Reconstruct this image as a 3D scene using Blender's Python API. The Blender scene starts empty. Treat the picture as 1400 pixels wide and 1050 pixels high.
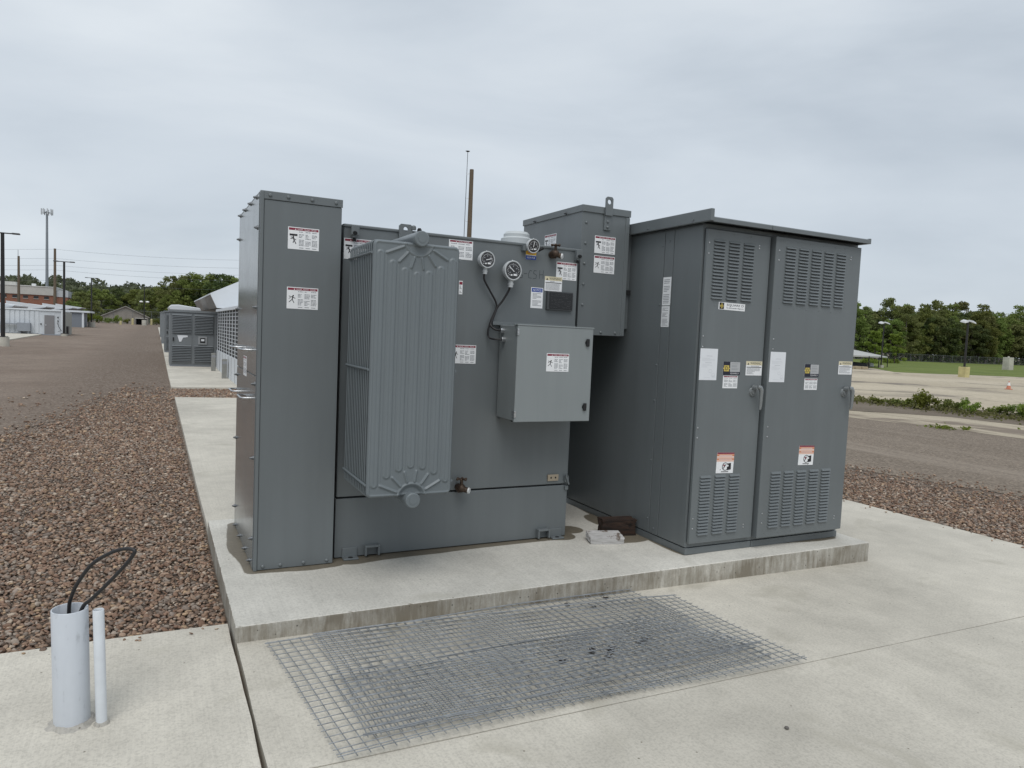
import bpy, bmesh, math, random
import numpy as np
from mathutils import Vector, Matrix
random.seed(7)
RNG = np.random.default_rng(11)
sc = bpy.context.scene
COL = sc.collection
R = math.radians

# ------------------------------------------------------------------ camera
cam_d = bpy.data.cameras.new('camera')
cam = bpy.data.objects.new('camera', cam_d)
COL.objects.link(cam)
cam_d.sensor_width = 36.0
cam_d.lens = 25.14
cam_d.clip_start = 0.05
cam_d.clip_end = 3000
rt = Vector((0.89456164, -0.44478716, 0.04386183))
up = Vector((-0.00918153, 0.0798282, 0.99676635))
fw = Vector((0.44685028, 0.89207166, -0.06732742))
cam.matrix_world = Matrix(((rt.x, up.x, -fw.x, -0.36803), (rt.y, up.y, -fw.y, -3.61392), (rt.z, up.z, -fw.z, 1.57378), (0, 0, 0, 1)))
sc.camera = cam

# ------------------------------------------------------------------ sky, sun, exposure
SUN_EL, SUN_AZ = R(58), R(205)
w = bpy.data.worlds.new('World')
sc.world = w
w.use_nodes = True
nt = w.node_tree
nt.nodes.clear()
wo = nt.nodes.new('ShaderNodeOutputWorld')
bg = nt.nodes.new('ShaderNodeBackground')
bg.inputs['Strength'].default_value = 0.1
sky = nt.nodes.new('ShaderNodeTexSky')
sky.sky_type = 'NISHITA'
sky.sun_disc = False
sky.sun_elevation = SUN_EL
sky.sun_rotation = SUN_AZ
tc = nt.nodes.new('ShaderNodeTexCoord')
mp = nt.nodes.new('ShaderNodeMapping')
mp.inputs['Scale'].default_value = (1.0, 1.0, 3.2)
mp.inputs['Rotation'].default_value = (0.12, -0.1, 0.6)
mp.inputs['Location'].default_value = (0.35, 0.1, 0.72)
n1 = nt.nodes.new('ShaderNodeTexNoise')
n1.inputs['Scale'].default_value = 1.7
n1.inputs['Detail'].default_value = 7
n1.inputs['Roughness'].default_value = 0.5
n1.inputs['Distortion'].default_value = 0.35
rmp = nt.nodes.new('ShaderNodeValToRGB')
e = rmp.color_ramp.elements
e[0].position = 0.3
e[0].color = (0.475, 0.533, 0.597, 1)
e[1].position = 0.72
e[1].color = (0.705, 0.755, 0.80, 1)
mid = rmp.color_ramp.elements.new(0.5)
mid.color = (0.59, 0.647, 0.706, 1)
sc10 = nt.nodes.new('ShaderNodeVectorMath')
sc10.operation = 'SCALE'
sc10.inputs['Scale'].default_value = 10.2
mix = nt.nodes.new('ShaderNodeMix')
mix.data_type = 'RGBA'
mix.inputs['Factor'].default_value = 0.93
L = nt.links.new
L(tc.outputs['Generated'], mp.inputs['Vector'])
L(mp.outputs['Vector'], n1.inputs['Vector'])
L(n1.outputs['Fac'], rmp.inputs['Fac'])
L(rmp.outputs['Color'], sc10.inputs[0])
L(sky.outputs['Color'], mix.inputs['A'])
L(sc10.outputs['Vector'], mix.inputs['B'])
L(mix.outputs['Result'], bg.inputs['Color'])
L(bg.outputs['Background'], wo.inputs['Surface'])
sun_d = bpy.data.lights.new('sun', 'SUN')
sun_d.energy = 1.5
sun_d.angle = R(38)
sun_d.color = (1.0, 0.975, 0.94)
sun = bpy.data.objects.new('sun', sun_d)
COL.objects.link(sun)
sd = Vector((math.sin(SUN_AZ) * math.cos(SUN_EL), math.cos(SUN_AZ) * math.cos(SUN_EL), math.sin(SUN_EL)))
sun.rotation_euler = sd.to_track_quat('Z', 'Y').to_euler()
sc.view_settings.view_transform = 'Standard'
sc.view_settings.look = 'None'
sc.view_settings.gamma = 1.0
sc.view_settings.use_curve_mapping = False
sc.view_settings.exposure = 0.1

# ------------------------------------------------------------------ materials
MATS = {}
def newmat(name):
    m = bpy.data.materials.new(name)
    m.use_nodes = True
    n = m.node_tree
    return m, n, n.nodes['Principled BSDF']
def node(n, t, **kw):
    x = n.nodes.new(t)
    for k, v in kw.items():
        if k in x.inputs: x.inputs[k].default_value = v
        else: setattr(x, k, v)
    return x
def noise(n, scale, detail=4, rough=0.5, vec=None, dist=0.0):
    x = node(n, 'ShaderNodeTexNoise', Scale=scale, Detail=detail, Roughness=rough, Distortion=dist)
    if vec is not None: n.links.new(vec, x.inputs['Vector'])
    return x
def ramp(n, fac, stops):
    x = n.nodes.new('ShaderNodeValToRGB')
    el = x.color_ramp.elements
    while len(el) < len(stops): el.new(0.5)
    for q, (p, c) in zip(el, stops):
        q.position = p
        q.color = (c[0], c[1], c[2], 1) if hasattr(c, '__len__') else (c, c, c, 1)
    n.links.new(fac, x.inputs['Fac'])
    return x
def mixc(n, a, b, fac, mode='MIX'):
    x = n.nodes.new('ShaderNodeMix')
    x.data_type = 'RGBA'
    x.blend_type = mode
    for s, v in (('A', a), ('B', b)):
        if isinstance(v, (tuple, list)): x.inputs[s].default_value = (v[0], v[1], v[2], 1)
        else: n.links.new(v, x.inputs[s])
    if isinstance(fac, (int, float)): x.inputs['Factor'].default_value = fac
    else: n.links.new(fac, x.inputs['Factor'])
    return x.outputs['Result']
def math_(n, op, a, b=None, clamp=False):
    x = n.nodes.new('ShaderNodeMath')
    x.operation = op
    x.use_clamp = clamp
    for i, v in enumerate((a, b)):
        if v is None: continue
        if isinstance(v, (int, float)): x.inputs[i].default_value = v
        else: n.links.new(v, x.inputs[i])
    return x.outputs[0]
def bump(n, h, bs, strength=0.2, dist=0.01):
    x = node(n, 'ShaderNodeBump', Strength=strength, Distance=dist)
    n.links.new(h, x.inputs['Height'])
    n.links.new(x.outputs['Normal'], bs.inputs['Normal'])
def objvec(n, scale=(1, 1, 1)):
    t = n.nodes.new('ShaderNodeNewGeometry')
    if scale == (1, 1, 1): return t.outputs['Position']
    m = node(n, 'ShaderNodeMapping', Scale=scale)
    n.links.new(t.outputs['Position'], m.inputs['Vector'])
    return m.outputs['Vector']

def flat(name, c, rough=0.6, metal=0.0, var=0.0, scale=8.0):
    if name in MATS: return MATS[name]
    m, n, b = newmat(name)
    b.inputs['Roughness'].default_value = rough
    b.inputs['Metallic'].default_value = metal
    if var:
        x = noise(n, scale, 5, 0.6, objvec(n))
        lo = tuple(v * (1 - var) for v in c)
        hi = tuple(min(1, v * (1 + var)) for v in c)
        n.links.new(ramp(n, x.outputs['Fac'], [(0.3, lo), (0.7, hi)]).outputs['Color'], b.inputs['Base Color'])
    else:
        b.inputs['Base Color'].default_value = (c[0], c[1], c[2], 1)
    MATS[name] = m
    return m

def paint(name, c, rough=0.38, dirt=0.06, wave=0.0, peel=0.02):
    m, n, b = newmat(name)
    v = objvec(n)
    a = noise(n, 1.1, 5, 0.55, v)
    s = noise(n, 1.0, 5, 0.6, objvec(n, (9, 9, 0.7)))
    f = math_(n, 'MULTIPLY', a.outputs['Fac'], s.outputs['Fac'])
    lo = tuple(x * (1 - dirt) for x in c)
    hi = tuple(x * (1 + dirt) for x in c)
    col = ramp(n, f, [(0.12, lo), (0.4, hi)])
    n.links.new(col.outputs['Color'], b.inputs['Base Color'])
    g = noise(n, 3.5, 6, 0.65, v)
    r = ramp(n, g.outputs['Fac'], [(0.3, rough - 0.2 * rough), (0.7, rough + 0.22 * rough)])
    n.links.new(r.outputs['Color'], b.inputs['Roughness'])
    op = noise(n, 260, 2, 0.5, v)
    w2 = noise(n, 2.3, 2, 0.4, v)
    hh = math_(n, 'ADD', math_(n, 'MULTIPLY', op.outputs['Fac'], peel), math_(n, 'MULTIPLY', w2.outputs['Fac'], wave))
    bump(n, hh, b, 0.35, 0.02)
    MATS[name] = m
    return m

GREY = paint('grey_enamel', (0.140, 0.156, 0.162), 0.38, 0.065)
GLOSS = paint('grey_enamel_glossy', (0.135, 0.150, 0.157), 0.17, 0.04, 0.012, 0.0)
RADG = paint('radiator_enamel', (0.150, 0.172, 0.183), 0.42)
BOXG = paint('control_box_enamel', (0.235, 0.258, 0.262), 0.42)
FARG = paint('far_cabinet_enamel', (0.175, 0.19, 0.20), 0.5)
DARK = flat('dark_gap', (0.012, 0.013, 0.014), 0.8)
STEEL = flat('bright_steel', (0.55, 0.56, 0.57), 0.35, 1.0, 0.15, 60)
GALV = flat('galvanised_wire', (0.32, 0.335, 0.35), 0.42, 0.6, 0.3, 30)
BRASS = flat('aged_bronze', (0.075, 0.05, 0.035), 0.5, 0.5, 0.4, 40)
WHITE = flat('label_white', (0.80, 0.81, 0.82), 0.45)
PAPER = flat('paper_white', (0.72, 0.74, 0.77), 0.6)
SILVER = flat('label_silver', (0.42, 0.43, 0.44), 0.4)
MAROON = flat('label_maroon', (0.22, 0.012, 0.035), 0.5)
ORANGE = flat('label_orange', (0.62, 0.22, 0.10), 0.5)
PEACH = flat('label_peach', (0.75, 0.50, 0.40), 0.5)
YELLOW = flat('label_yellow', (0.70, 0.42, 0.03), 0.5)
CREAM = flat('label_cream', (0.66, 0.60, 0.42), 0.5)
OCHRE = flat('label_ochre', (0.55, 0.43, 0.10), 0.5)
BLUE = flat('label_blue', (0.02, 0.06, 0.30), 0.5)
BLACK = flat('print_black', (0.012, 0.012, 0.015), 0.5)
INK = flat('print_grey', (0.26, 0.27, 0.29), 0.6)
PALEINK = flat('print_pale', (0.52, 0.54, 0.57), 0.6)
RUBBER = flat('black_cable', (0.014, 0.013, 0.014), 0.45)
PVC = None
NAVY = flat('print_navy', (0.012, 0.014, 0.03), 0.4)
DIAL = flat('dial_dark', (0.03, 0.03, 0.032), 0.25)
GLASSW = flat('gauge_white_bezel', (0.48, 0.50, 0.51), 0.4)

def concrete(name, c, wet=False, face_streak=False, rough_lines=(0, 0, 0)):
    m, n, b = newmat(name)
    v = objvec(n)
    big = noise(n, 0.55, 5, 0.6, v, 0.4)
    medn = noise(n, 3.2, 6, 0.65, v)
    fine = noise(n, 85, 3, 0.7, v)
    grit = noise(n, 320, 2, 0.6, v)
    lo = tuple(x * 0.80 for x in c)
    hi = tuple(x * 1.10 for x in c)
    col = ramp(n, big.outputs['Fac'], [(0.32, lo), (0.66, hi)]).outputs['Color']
    col = mixc(n, col, ramp(n, medn.outputs['Fac'], [(0.3, 0.80), (0.62, 1.05)]).outputs['Color'], 0.6, 'MULTIPLY')
    col = mixc(n, col, ramp(n, fine.outputs['Fac'], [(0.33, 0.66), (0.55, 1.07)]).outputs['Color'], 0.5, 'MULTIPLY')
    brm = noise(n, 1.0, 3, 0.6, objvec(n, (120, 1.2, 3)))
    col = mixc(n, col, ramp(n, brm.outputs['Fac'], [(0.35, 0.90), (0.6, 1.03)]).outputs['Color'], 0.5, 'MULTIPLY')
    blot = noise(n, 1.9, 4, 0.5, v, 1.0)
    col = mixc(n, col, (c[0] * 0.66, c[1] * 0.655, c[2] * 0.62), ramp(n, blot.outputs['Fac'], [(0.60, 0.0), (0.74, 0.55)]).outputs['Color'])
    spk = node(n, 'ShaderNodeTexVoronoi', Scale=9.0, Randomness=1.0)
    n.links.new(v, spk.inputs['Vector'])
    col = mixc(n, col, (0.10, 0.085, 0.06), ramp(n, spk.outputs['Distance'], [(0.028, 0.75), (0.05, 0.0)]).outputs['Color'])
    rough = 0.88
    if face_streak:
        geo = n.nodes.new('ShaderNodeNewGeometry')
        sep = n.nodes.new('ShaderNodeSeparateXYZ')
        n.links.new(geo.outputs['True Normal'], sep.inputs[0])
        side = math_(n, 'LESS_THAN', sep.outputs['Z'], 0.5)
        st = noise(n, 1.0, 6, 0.7, objvec(n, (26, 26, 4.5)), 0.3)
        st2 = noise(n, 1.7, 4, 0.6, v)
        f = math_(n, 'MULTIPLY', ramp(n, math_(n, 'ADD', math_(n, 'MULTIPLY', st.outputs['Fac'], 0.45), math_(n, 'MULTIPLY', st2.outputs['Fac'], 0.55)), [(0.36, 0.12), (0.57, 0.95)]).outputs['Color'], side)
        col = mixc(n, col, (0.20, 0.175, 0.135), f)
        pit = node(n, 'ShaderNodeTexVoronoi', Scale=22.0)
        n.links.new(v, pit.inputs['Vector'])
        pf = math_(n, 'MULTIPLY', ramp(n, pit.outputs['Distance'], [(0.07, 0.8), (0.12, 0.0)]).outputs['Color'], side)
        col = mixc(n, col, (0.04, 0.036, 0.03), pf)
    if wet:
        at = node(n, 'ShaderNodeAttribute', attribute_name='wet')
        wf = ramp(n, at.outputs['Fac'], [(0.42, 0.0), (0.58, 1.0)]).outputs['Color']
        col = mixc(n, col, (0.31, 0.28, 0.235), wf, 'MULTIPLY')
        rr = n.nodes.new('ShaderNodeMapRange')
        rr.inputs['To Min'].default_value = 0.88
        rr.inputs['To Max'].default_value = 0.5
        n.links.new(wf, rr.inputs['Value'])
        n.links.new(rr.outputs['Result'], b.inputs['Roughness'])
    else:
        b.inputs['Roughness'].default_value = rough
    b.inputs['Specular IOR Level'].default_value = 0.25
    n.links.new(col, b.inputs['Base Color'])
    h = math_(n, 'ADD', math_(n, 'MULTIPLY', fine.outputs['Fac'], 0.5), math_(n, 'ADD', math_(n, 'MULTIPLY', grit.outputs['Fac'], 0.25), math_(n, 'MULTIPLY', brm.outputs['Fac'], 0.35)))
    bump(n, h, b, 0.45, 0.004)
    MATS[name] = m
    return m
CONC = concrete('slab_concrete', (0.545, 0.512, 0.442))
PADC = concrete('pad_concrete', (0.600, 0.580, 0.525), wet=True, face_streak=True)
WALKC = concrete('walk_concrete', (0.600, 0.565, 0.490))
FARC = concrete('pedestal_concrete', (0.50, 0.48, 0.42))
YELC = flat('yellow_painted_concrete', (0.52, 0.46, 0.22), 0.8, 0, 0.15, 3)

# ------------------------------------------------------------------ mesh helpers
class MB:
    def __init__(s):
        s.v = []; s.f = []; s.m = []; s.s = []
    def _add(s, vs, fs, mi=0, smooth=False):
        o = len(s.v)
        s.v.extend([tuple(p) for p in vs])
        for f in fs:
            s.f.append(tuple(i + o for i in f)); s.m.append(mi); s.s.append(smooth)
        return s
    def box(s, x0, x1, y0, y1, z0, z1, mi=0):
        vs = [(x0, y0, z0), (x1, y0, z0), (x1, y1, z0), (x0, y1, z0), (x0, y0, z1), (x1, y0, z1), (x1, y1, z1), (x0, y1, z1)]
        return s._add(vs, [(0, 3, 2, 1), (4, 5, 6, 7), (0, 1, 5, 4), (1, 2, 6, 5), (2, 3, 7, 6), (3, 0, 4, 7)], mi)
    def hexa(s, vs, mi=0):
        return s._add(vs, [(0, 3, 2, 1), (4, 5, 6, 7), (0, 1, 5, 4), (1, 2, 6, 5), (2, 3, 7, 6), (3, 0, 4, 7)], mi)
    def poly(s, pts, mi=0):
        return s._add(pts, [tuple(range(len(pts)))], mi)
    def prism(s, pts, d, mi=0):
        n = len(pts); d = Vector(d)
        vs = [Vector(p) for p in pts] + [Vector(p) + d for p in pts]
        fs = [tuple(range(n))[::-1], tuple(range(n, 2 * n))] + [(i, (i + 1) % n, n + (i + 1) % n, n + i) for i in range(n)]
        return s._add(vs, fs, mi)
    def cyl(s, p0, p1, r0, r1=None, n=16, mi=0, caps=True, capmi=None):
        if r1 is None: r1 = r0
        p0, p1 = Vector(p0), Vector(p1)
        a = (p1 - p0).normalized()
        t = Vector((0, 0, 1)) if abs(a.z) < 0.9 else Vector((1, 0, 0))
        u = a.cross(t).normalized(); w_ = a.cross(u)
        vs = []
        for k in range(n):
            c, q = math.cos(2 * math.pi * k / n), math.sin(2 * math.pi * k / n)
            vs.append(p0 + (u * c + w_ * q) * r0)
        for k in range(n):
            c, q = math.cos(2 * math.pi * k / n), math.sin(2 * math.pi * k / n)
            vs.append(p1 + (u * c + w_ * q) * r1)
        s._add(vs, [(k, (k + 1) % n, n + (k + 1) % n, n + k) for k in range(n)], mi, True)
        if caps:
            s._add(vs[:n], [tuple(range(n))[::-1]], mi if capmi is None else capmi)
            s._add(vs[n:], [tuple(range(n))], mi if capmi is None else capmi)
        return s
    def tube(s, pts, r, n=8, mi=0):
        pts = [Vector(p) for p in pts]
        rs = r if hasattr(r, '__len__') else [r] * len(pts)
        vs = []; ref = None
        for i, p in enumerate(pts):
            a = (pts[min(i + 1, len(pts) - 1)] - pts[max(i - 1, 0)]).normalized()
            if ref is None:
                t = Vector((0, 0, 1)) if abs(a.z) < 0.9 else Vector((1, 0, 0))
                ref = a.cross(t).normalized()
            ref = (ref - a * ref.dot(a)).normalized()
            w_ = a.cross(ref)
            for k in range(n):
                c, q = math.cos(2 * math.pi * k / n), math.sin(2 * math.pi * k / n)
                vs.append(p + (ref * c + w_ * q) * rs[i])
        fs = []
        for i in range(len(pts) - 1):
            for k in range(n):
                fs.append((i * n + k, i * n + (k + 1) % n, (i + 1) * n + (k + 1) % n, (i + 1) * n + k))
        s._add(vs, fs, mi, True)
        s._add(vs[:n], [tuple(range(n))[::-1]], mi); s._add(vs[-n:], [tuple(range(n))], mi)
        return s
    def sphere(s, c, r, sz=1.0, n=12, m=8, mi=0):
        vs = []; fs = []
        for i in range(m + 1):
            th = math.pi * i / m
            for k in range(n):
                ph = 2 * math.pi * k / n
                vs.append((c[0] + r * math.sin(th) * math.cos(ph), c[1] + r * math.sin(th) * math.sin(ph), c[2] + r * sz * math.cos(th)))
        for i in range(m):
            for k in range(n):
                fs.append((i * n + k, (i + 1) * n + k, (i + 1) * n + (k + 1) % n, i * n + (k + 1) % n))
        return s._add(vs, fs, mi, True)
    def mesh(s, name, mats, off=(0, 0, 0)):
        me = bpy.data.meshes.new(name)
        ox, oy, oz = off
        me.from_pydata([(a - ox, b - oy, c - oz) for a, b, c in s.v], [], s.f)
        for m in (mats if isinstance(mats, (list, tuple)) else [mats]): me.materials.append(m)
        me.polygons.foreach_set('material_index', s.m)
        me.polygons.foreach_set('use_smooth', s.s)
        me.update()
        return me
    def build(s, name, mats, parent=None, bev=0.0, loc=None):
        root = parent
        off = Vector((0, 0, 0))
        while root is not None:
            off += root.location; root = root.parent
        o = bpy.data.objects.new(name, s.mesh(name, mats, off))
        COL.objects.link(o)
        o.parent = parent
        if bev:
            md = o.modifiers.new('bevel', 'BEVEL'); md.width = bev; md.segments = 2; md.limit_method = 'ANGLE'; md.angle_limit = R(40)
        return o

def tag(o, label=None, cat=None, group=None, kind=None):
    if label: o['label'] = label
    if cat: o['category'] = cat
    if group: o['group'] = group
    if kind: o['kind'] = kind
    return o
def empty(name, loc, label=None, cat=None, group=None):
    o = bpy.data.objects.new(name, None)
    o.empty_display_size = 0.2
    COL.objects.link(o); o.location = loc
    return tag(o, label, cat, group)
def inst(name, me, parent, loc, rot=(0, 0, 0), scale=(1, 1, 1)):
    """place a shared mesh at a world position under a parent"""
    o = bpy.data.objects.new(name, me); COL.objects.link(o)
    off = Vector((0, 0, 0)); r_ = parent
    while r_ is not None: off += r_.location; r_ = r_.parent
    o.parent = parent; o.location = Vector(loc) - off; o.rotation_euler = rot; o.scale = scale
    return o
def copy_tree(o, parent=None):
    c = o.copy(); COL.objects.link(c); c.parent = parent
    for ch in list(o.children): copy_tree(ch, c)
    return c
def np_mesh(name, V, F, mats, attr=None, smooth=False, mi=None):
    """V (n,3), F (m,k) arrays -> mesh"""
    me = bpy.data.meshes.new(name)
    nf, k = F.shape
    me.vertices.add(len(V)); me.vertices.foreach_set('co', np.ascontiguousarray(V, dtype=np.float32).ravel())
    me.loops.add(nf * k); me.loops.foreach_set('vertex_index', np.ascontiguousarray(F, dtype=np.int32).ravel())
    me.polygons.add(nf); me.polygons.foreach_set('loop_start', np.arange(nf, dtype=np.int32) * k)
    me.polygons.foreach_set('use_smooth', np.full(nf, smooth))
    for m in mats: me.materials.append(m)
    if mi is not None: me.polygons.foreach_set('material_index', mi.astype(np.int32))
    if attr:
        for an, arr in attr.items():
            if arr.ndim == 2:
                a = me.attributes.new(an, 'FLOAT_COLOR', 'POINT'); a.data.foreach_set('color', np.ascontiguousarray(arr, dtype=np.float32).ravel())
            else:
                a = me.attributes.new(an, 'FLOAT', 'POINT'); a.data.foreach_set('value', np.ascontiguousarray(arr, dtype=np.float32))
    me.update(calc_edges=True)
    return me
def link(name, me, parent=None):
    o = bpy.data.objects.new(name, me); COL.objects.link(o); o.parent = parent
    return o

_T = {}
def text_geo(s):
    if s not in _T:
        cu = bpy.data.curves.new('t', 'FONT'); cu.body = s; cu.size = 1.0; cu.resolution_u = 3
        ob = bpy.data.objects.new('t', cu); COL.objects.link(ob)
        dg = bpy.context.evaluated_depsgraph_get(); dg.update()
        me = ob.evaluated_get(dg).to_mesh()
        vs = [(v.co.x, v.co.y) for v in me.vertices]; fs = [tuple(p.vertices) for p in me.polygons]
        ob.evaluated_get(dg).to_mesh_clear()
        bpy.data.objects.remove(ob); bpy.data.curves.remove(cu)
        x0 = min(v[0] for v in vs); x1 = max(v[0] for v in vs); y0 = min(v[1] for v in vs); y1 = max(v[1] for v in vs)
        _T[s] = ([((v[0] - x0) / (x1 - x0), (v[1] - y0) / (y1 - y0)) for v in vs], fs)
    return _T[s]

# ------------------------------------------------------------------ ground and terrain
def smooth01(t):
    t = np.clip(t, 0, 1); return t * t * (3 - 2 * t)
def gh(x, y):
    x = np.asarray(x, float); y = np.asarray(y, float)
    near = -0.045 - 0.025 * smooth01(x / 5.0)
    rise = np.clip((y - 20) * 0.0055, 0, 0.8) * np.clip((30 - x) / 20, 0, 1)
    return near + rise + (0.045 * np.clip((y - 20) / 20, 0, 1) * np.clip((30 - x) / 20, 0, 1))
def axis(lo, hi, knots):
    out = [lo]
    for a, b, st in knots: out += list(np.arange(a, b, st))
    return np.array(sorted(set(np.round(out + [hi], 3))))
gx = axis(-900, 1400, [(-800, -60, 60), (-60, -12, 4), (-12, 12, 0.5), (12, 60, 4), (60, 1300, 60)])
gy = axis(-300, 1500, [(-200, -20, 20), (-20, 20, 0.5), (20, 200, 5), (200, 1400, 60)])
GX, GY = np.meshgrid(gx, gy, indexing='ij')
GZ = gh(GX, GY)
V = np.stack([GX, GY, GZ], -1).reshape(-1, 3)
ni, nj = GX.shape
I = np.arange(ni * nj).reshape(ni, nj)
F = np.stack([I[:-1, :-1], I[1:, :-1], I[1:, 1:], I[:-1, 1:]], -1).reshape(-1, 4)

def ground_mat():
    m, n, b = newmat('gravel_ground')
    v = objvec(n)
    sep = n.nodes.new('ShaderNodeSeparateXYZ'); n.links.new(v, sep.inputs[0])
    vo = node(n, 'ShaderNodeTexVoronoi', Scale=26.0); n.links.new(v, vo.inputs['Vector'])
    stone = ramp(n, vo.outputs['Color'], [(0.0, (0.11, 0.085, 0.068)), (0.35, (0.18, 0.138, 0.108)), (0.65, (0.235, 0.188, 0.152)), (1.0, (0.34, 0.29, 0.245))]).outputs['Color']
    stone = mixc(n, stone, (0.08, 0.063, 0.05), ramp(n, vo.outputs['Distance'], [(0.4, 0.0), (0.8, 0.6)]).outputs['Color'])
    big = noise(n, 0.22, 5, 0.6, v, 0.6)
    med = noise(n, 1.3, 5, 0.6, v)
    fine = noise(n, 60, 3, 0.7, v)
    road = ramp(n, big.outputs['Fac'], [(0.3, (0.205, 0.158, 0.126)), (0.7, (0.275, 0.222, 0.180))]).outputs['Color']
    road = mixc(n, road, ramp(n, med.outputs['Fac'], [(0.3, 0.82), (0.7, 1.1)]).outputs['Color'], 0.7, 'MULTIPLY')
    road = mixc(n, road, ramp(n, fine.outputs['Fac'], [(0.3, 0.6), (0.7, 1.25)]).outputs['Color'], 0.75, 'MULTIPLY')
    # loose stones lie beside the slabs, compacted drive further out
    e1 = math_(n, 'ADD', sep.outputs['X'], math_(n, 'MULTIPLY', big.outputs['Fac'], 1.5))
    f1 = node(n, 'ShaderNodeMapRange'); n.links.new(e1, f1.inputs['Value'])
    f1.inputs['From Min'].default_value = -2.6; f1.inputs['From Max'].default_value = -0.9
    f2 = node(n, 'ShaderNodeMapRange'); n.links.new(sep.outputs['Y'], f2.inputs['Value'])
    f2.inputs['From Min'].default_value = 8.0; f2.inputs['From Max'].default_value = 4.0
    loose = math_(n, 'MAXIMUM', f1.outputs['Result'], f2.outputs['Result'])
    vs_ = node(n, 'ShaderNodeTexVoronoi', Scale=42.0); n.links.new(v, vs_.inputs['Vector'])
    chips = ramp(n, vs_.outputs['Color'], [(0.0, 0.62), (0.5, 0.95), (1.0, 1.45)]).outputs['Color']
    road = mixc(n, road, chips, 0.8, 'MULTIPLY')
    col = mixc(n, road, stone, loose)
    b.inputs['Specular IOR Level'].default_value = 0.12
    n.links.new(col, b.inputs['Base Color'])
    b.inputs['Roughness'].default_value = 0.9
    h = math_(n, 'ADD', fine.outputs['Fac'], math_(n, 'MULTIPLY', math_(n, 'SUBTRACT', 1.0, vo.outputs['Distance']), loose))
    bump(n, h, b, 0.9, 0.012)
    return m
ground = link('ground', np_mesh('ground', V, F, [ground_mat()], smooth=True))
tag(ground, kind='structure')

def sheet(name, pts, dz, mat, rows=24, kind='structure', seed=0, jag=0.0):
    """flat area given by near edge polyline and far edge polyline, laid on the terrain with real thickness"""
    near, far = pts
    def samp(pl, t):
        d = [0]
        for a, b in zip(pl, pl[1:]): d.append(d[-1] + math.dist(a, b))
        out = []
        for q in t:
            s_ = q * d[-1]
            for i in range(len(pl) - 1):
                if s_ <= d[i + 1] + 1e-9:
                    f = (s_ - d[i]) / (d[i + 1] - d[i]); out.append((pl[i][0] + (pl[i + 1][0] - pl[i][0]) * f, pl[i][1] + (pl[i + 1][1] - pl[i][1]) * f)); break
        return np.array(out)
    t = np.linspace(0, 1, 90)
    A, B = samp(near, t), samp(far, t)
    if jag:
        rg = np.random.default_rng(seed)
        for P_ in (A, B):
            P_ += np.convolve(rg.normal(0, jag, len(t) + 4), np.ones(5) / 5, 'valid')[:, None]
    s_ = np.linspace(0, 1, rows)
    P = A[None] * (1 - s_[:, None, None]) + B[None] * s_[:, None, None]
    Z = gh(P[..., 0], P[..., 1]) + dz
    V = np.concatenate([P, Z[..., None]], -1).reshape(-1, 3)
    I = np.arange(len(V)).reshape(rows, 90)
    F = np.stack([I[:-1, :-1], I[:-1, 1:], I[1:, 1:], I[1:, :-1]], -1).reshape(-1, 4)
    o = link(name, np_mesh(name, V, F, [mat], smooth=True))
    return tag(o, kind=kind)

def area_mat(name, lo, hi, stain, scale=0.25, stain_pos=(0.55, 0.68), stretch=(1, 1, 1), rough=0.9, fine_scale=25, chips=0):
    m, n, b = newmat(name)
    v = objvec(n)
    big = noise(n, scale, 6, 0.6, objvec(n, stretch), 0.5)
    fine = noise(n, fine_scale, 4, 0.7, v)
    st = noise(n, scale * 1.7, 6, 0.62, objvec(n, stretch), 1.1)
    col = ramp(n, big.outputs['Fac'], [(0.3, lo), (0.7, hi)]).outputs['Color']
    col = mixc(n, col, ramp(n, fine.outputs['Fac'], [(0.3, 0.72), (0.65, 1.12)]).outputs['Color'], 0.7, 'MULTIPLY')
    if chips:
        vc = node(n, 'ShaderNodeTexVoronoi', Scale=chips); n.links.new(v, vc.inputs['Vector'])
        col = mixc(n, col, ramp(n, vc.outputs['Color'], [(0.0, 0.55), (0.5, 0.95), (1.0, 1.55)]).outputs['Color'], 0.85, 'MULTIPLY')
    col = mixc(n, col, stain, ramp(n, st.outputs['Fac'], [(stain_pos[0], 0.0), (stain_pos[1], 0.9)]).outputs['Color'])
    n.links.new(col, b.inputs['Base Color'])
    b.inputs['Roughness'].default_value = rough
    b.inputs['Specular IOR Level'].default_value = 0.1
    bump(n, fine.outputs['Fac'], b, 0.5, 0.01)
    return m
ROADM = area_mat('gravel_road',  (0.180, 0.147, 0.116), (0.240, 0.200, 0.160), (0.30, 0.255, 0.208), 0.3, (0.56, 0.72), (1, 0.12, 1), fine_scale=55, chips=36)
PALEM = area_mat('worn_concrete', (0.36, 0.31, 0.235), (0.47, 0.41, 0.315), (0.19, 0.155, 0.125), 0.5, (0.5, 0.6), (1, 0.45, 1))
LOTM = area_mat('lot_concrete', (0.40, 0.345, 0.26), (0.53, 0.465, 0.36), (0.17, 0.15, 0.13), 0.09, (0.52, 0.64), (0.9, 0.9, 1), fine_scale=6)
VERGEM = area_mat('dirt_verge', (0.15, 0.122, 0.095), (0.20, 0.168, 0.132), (0.09, 0.085, 0.06), 0.5)
GRASSM = area_mat('grass_field', (0.105, 0.140, 0.035), (0.165, 0.200, 0.055), (0.20, 0.19, 0.085), 0.12, (0.55, 0.75), fine_scale=3)

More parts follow.
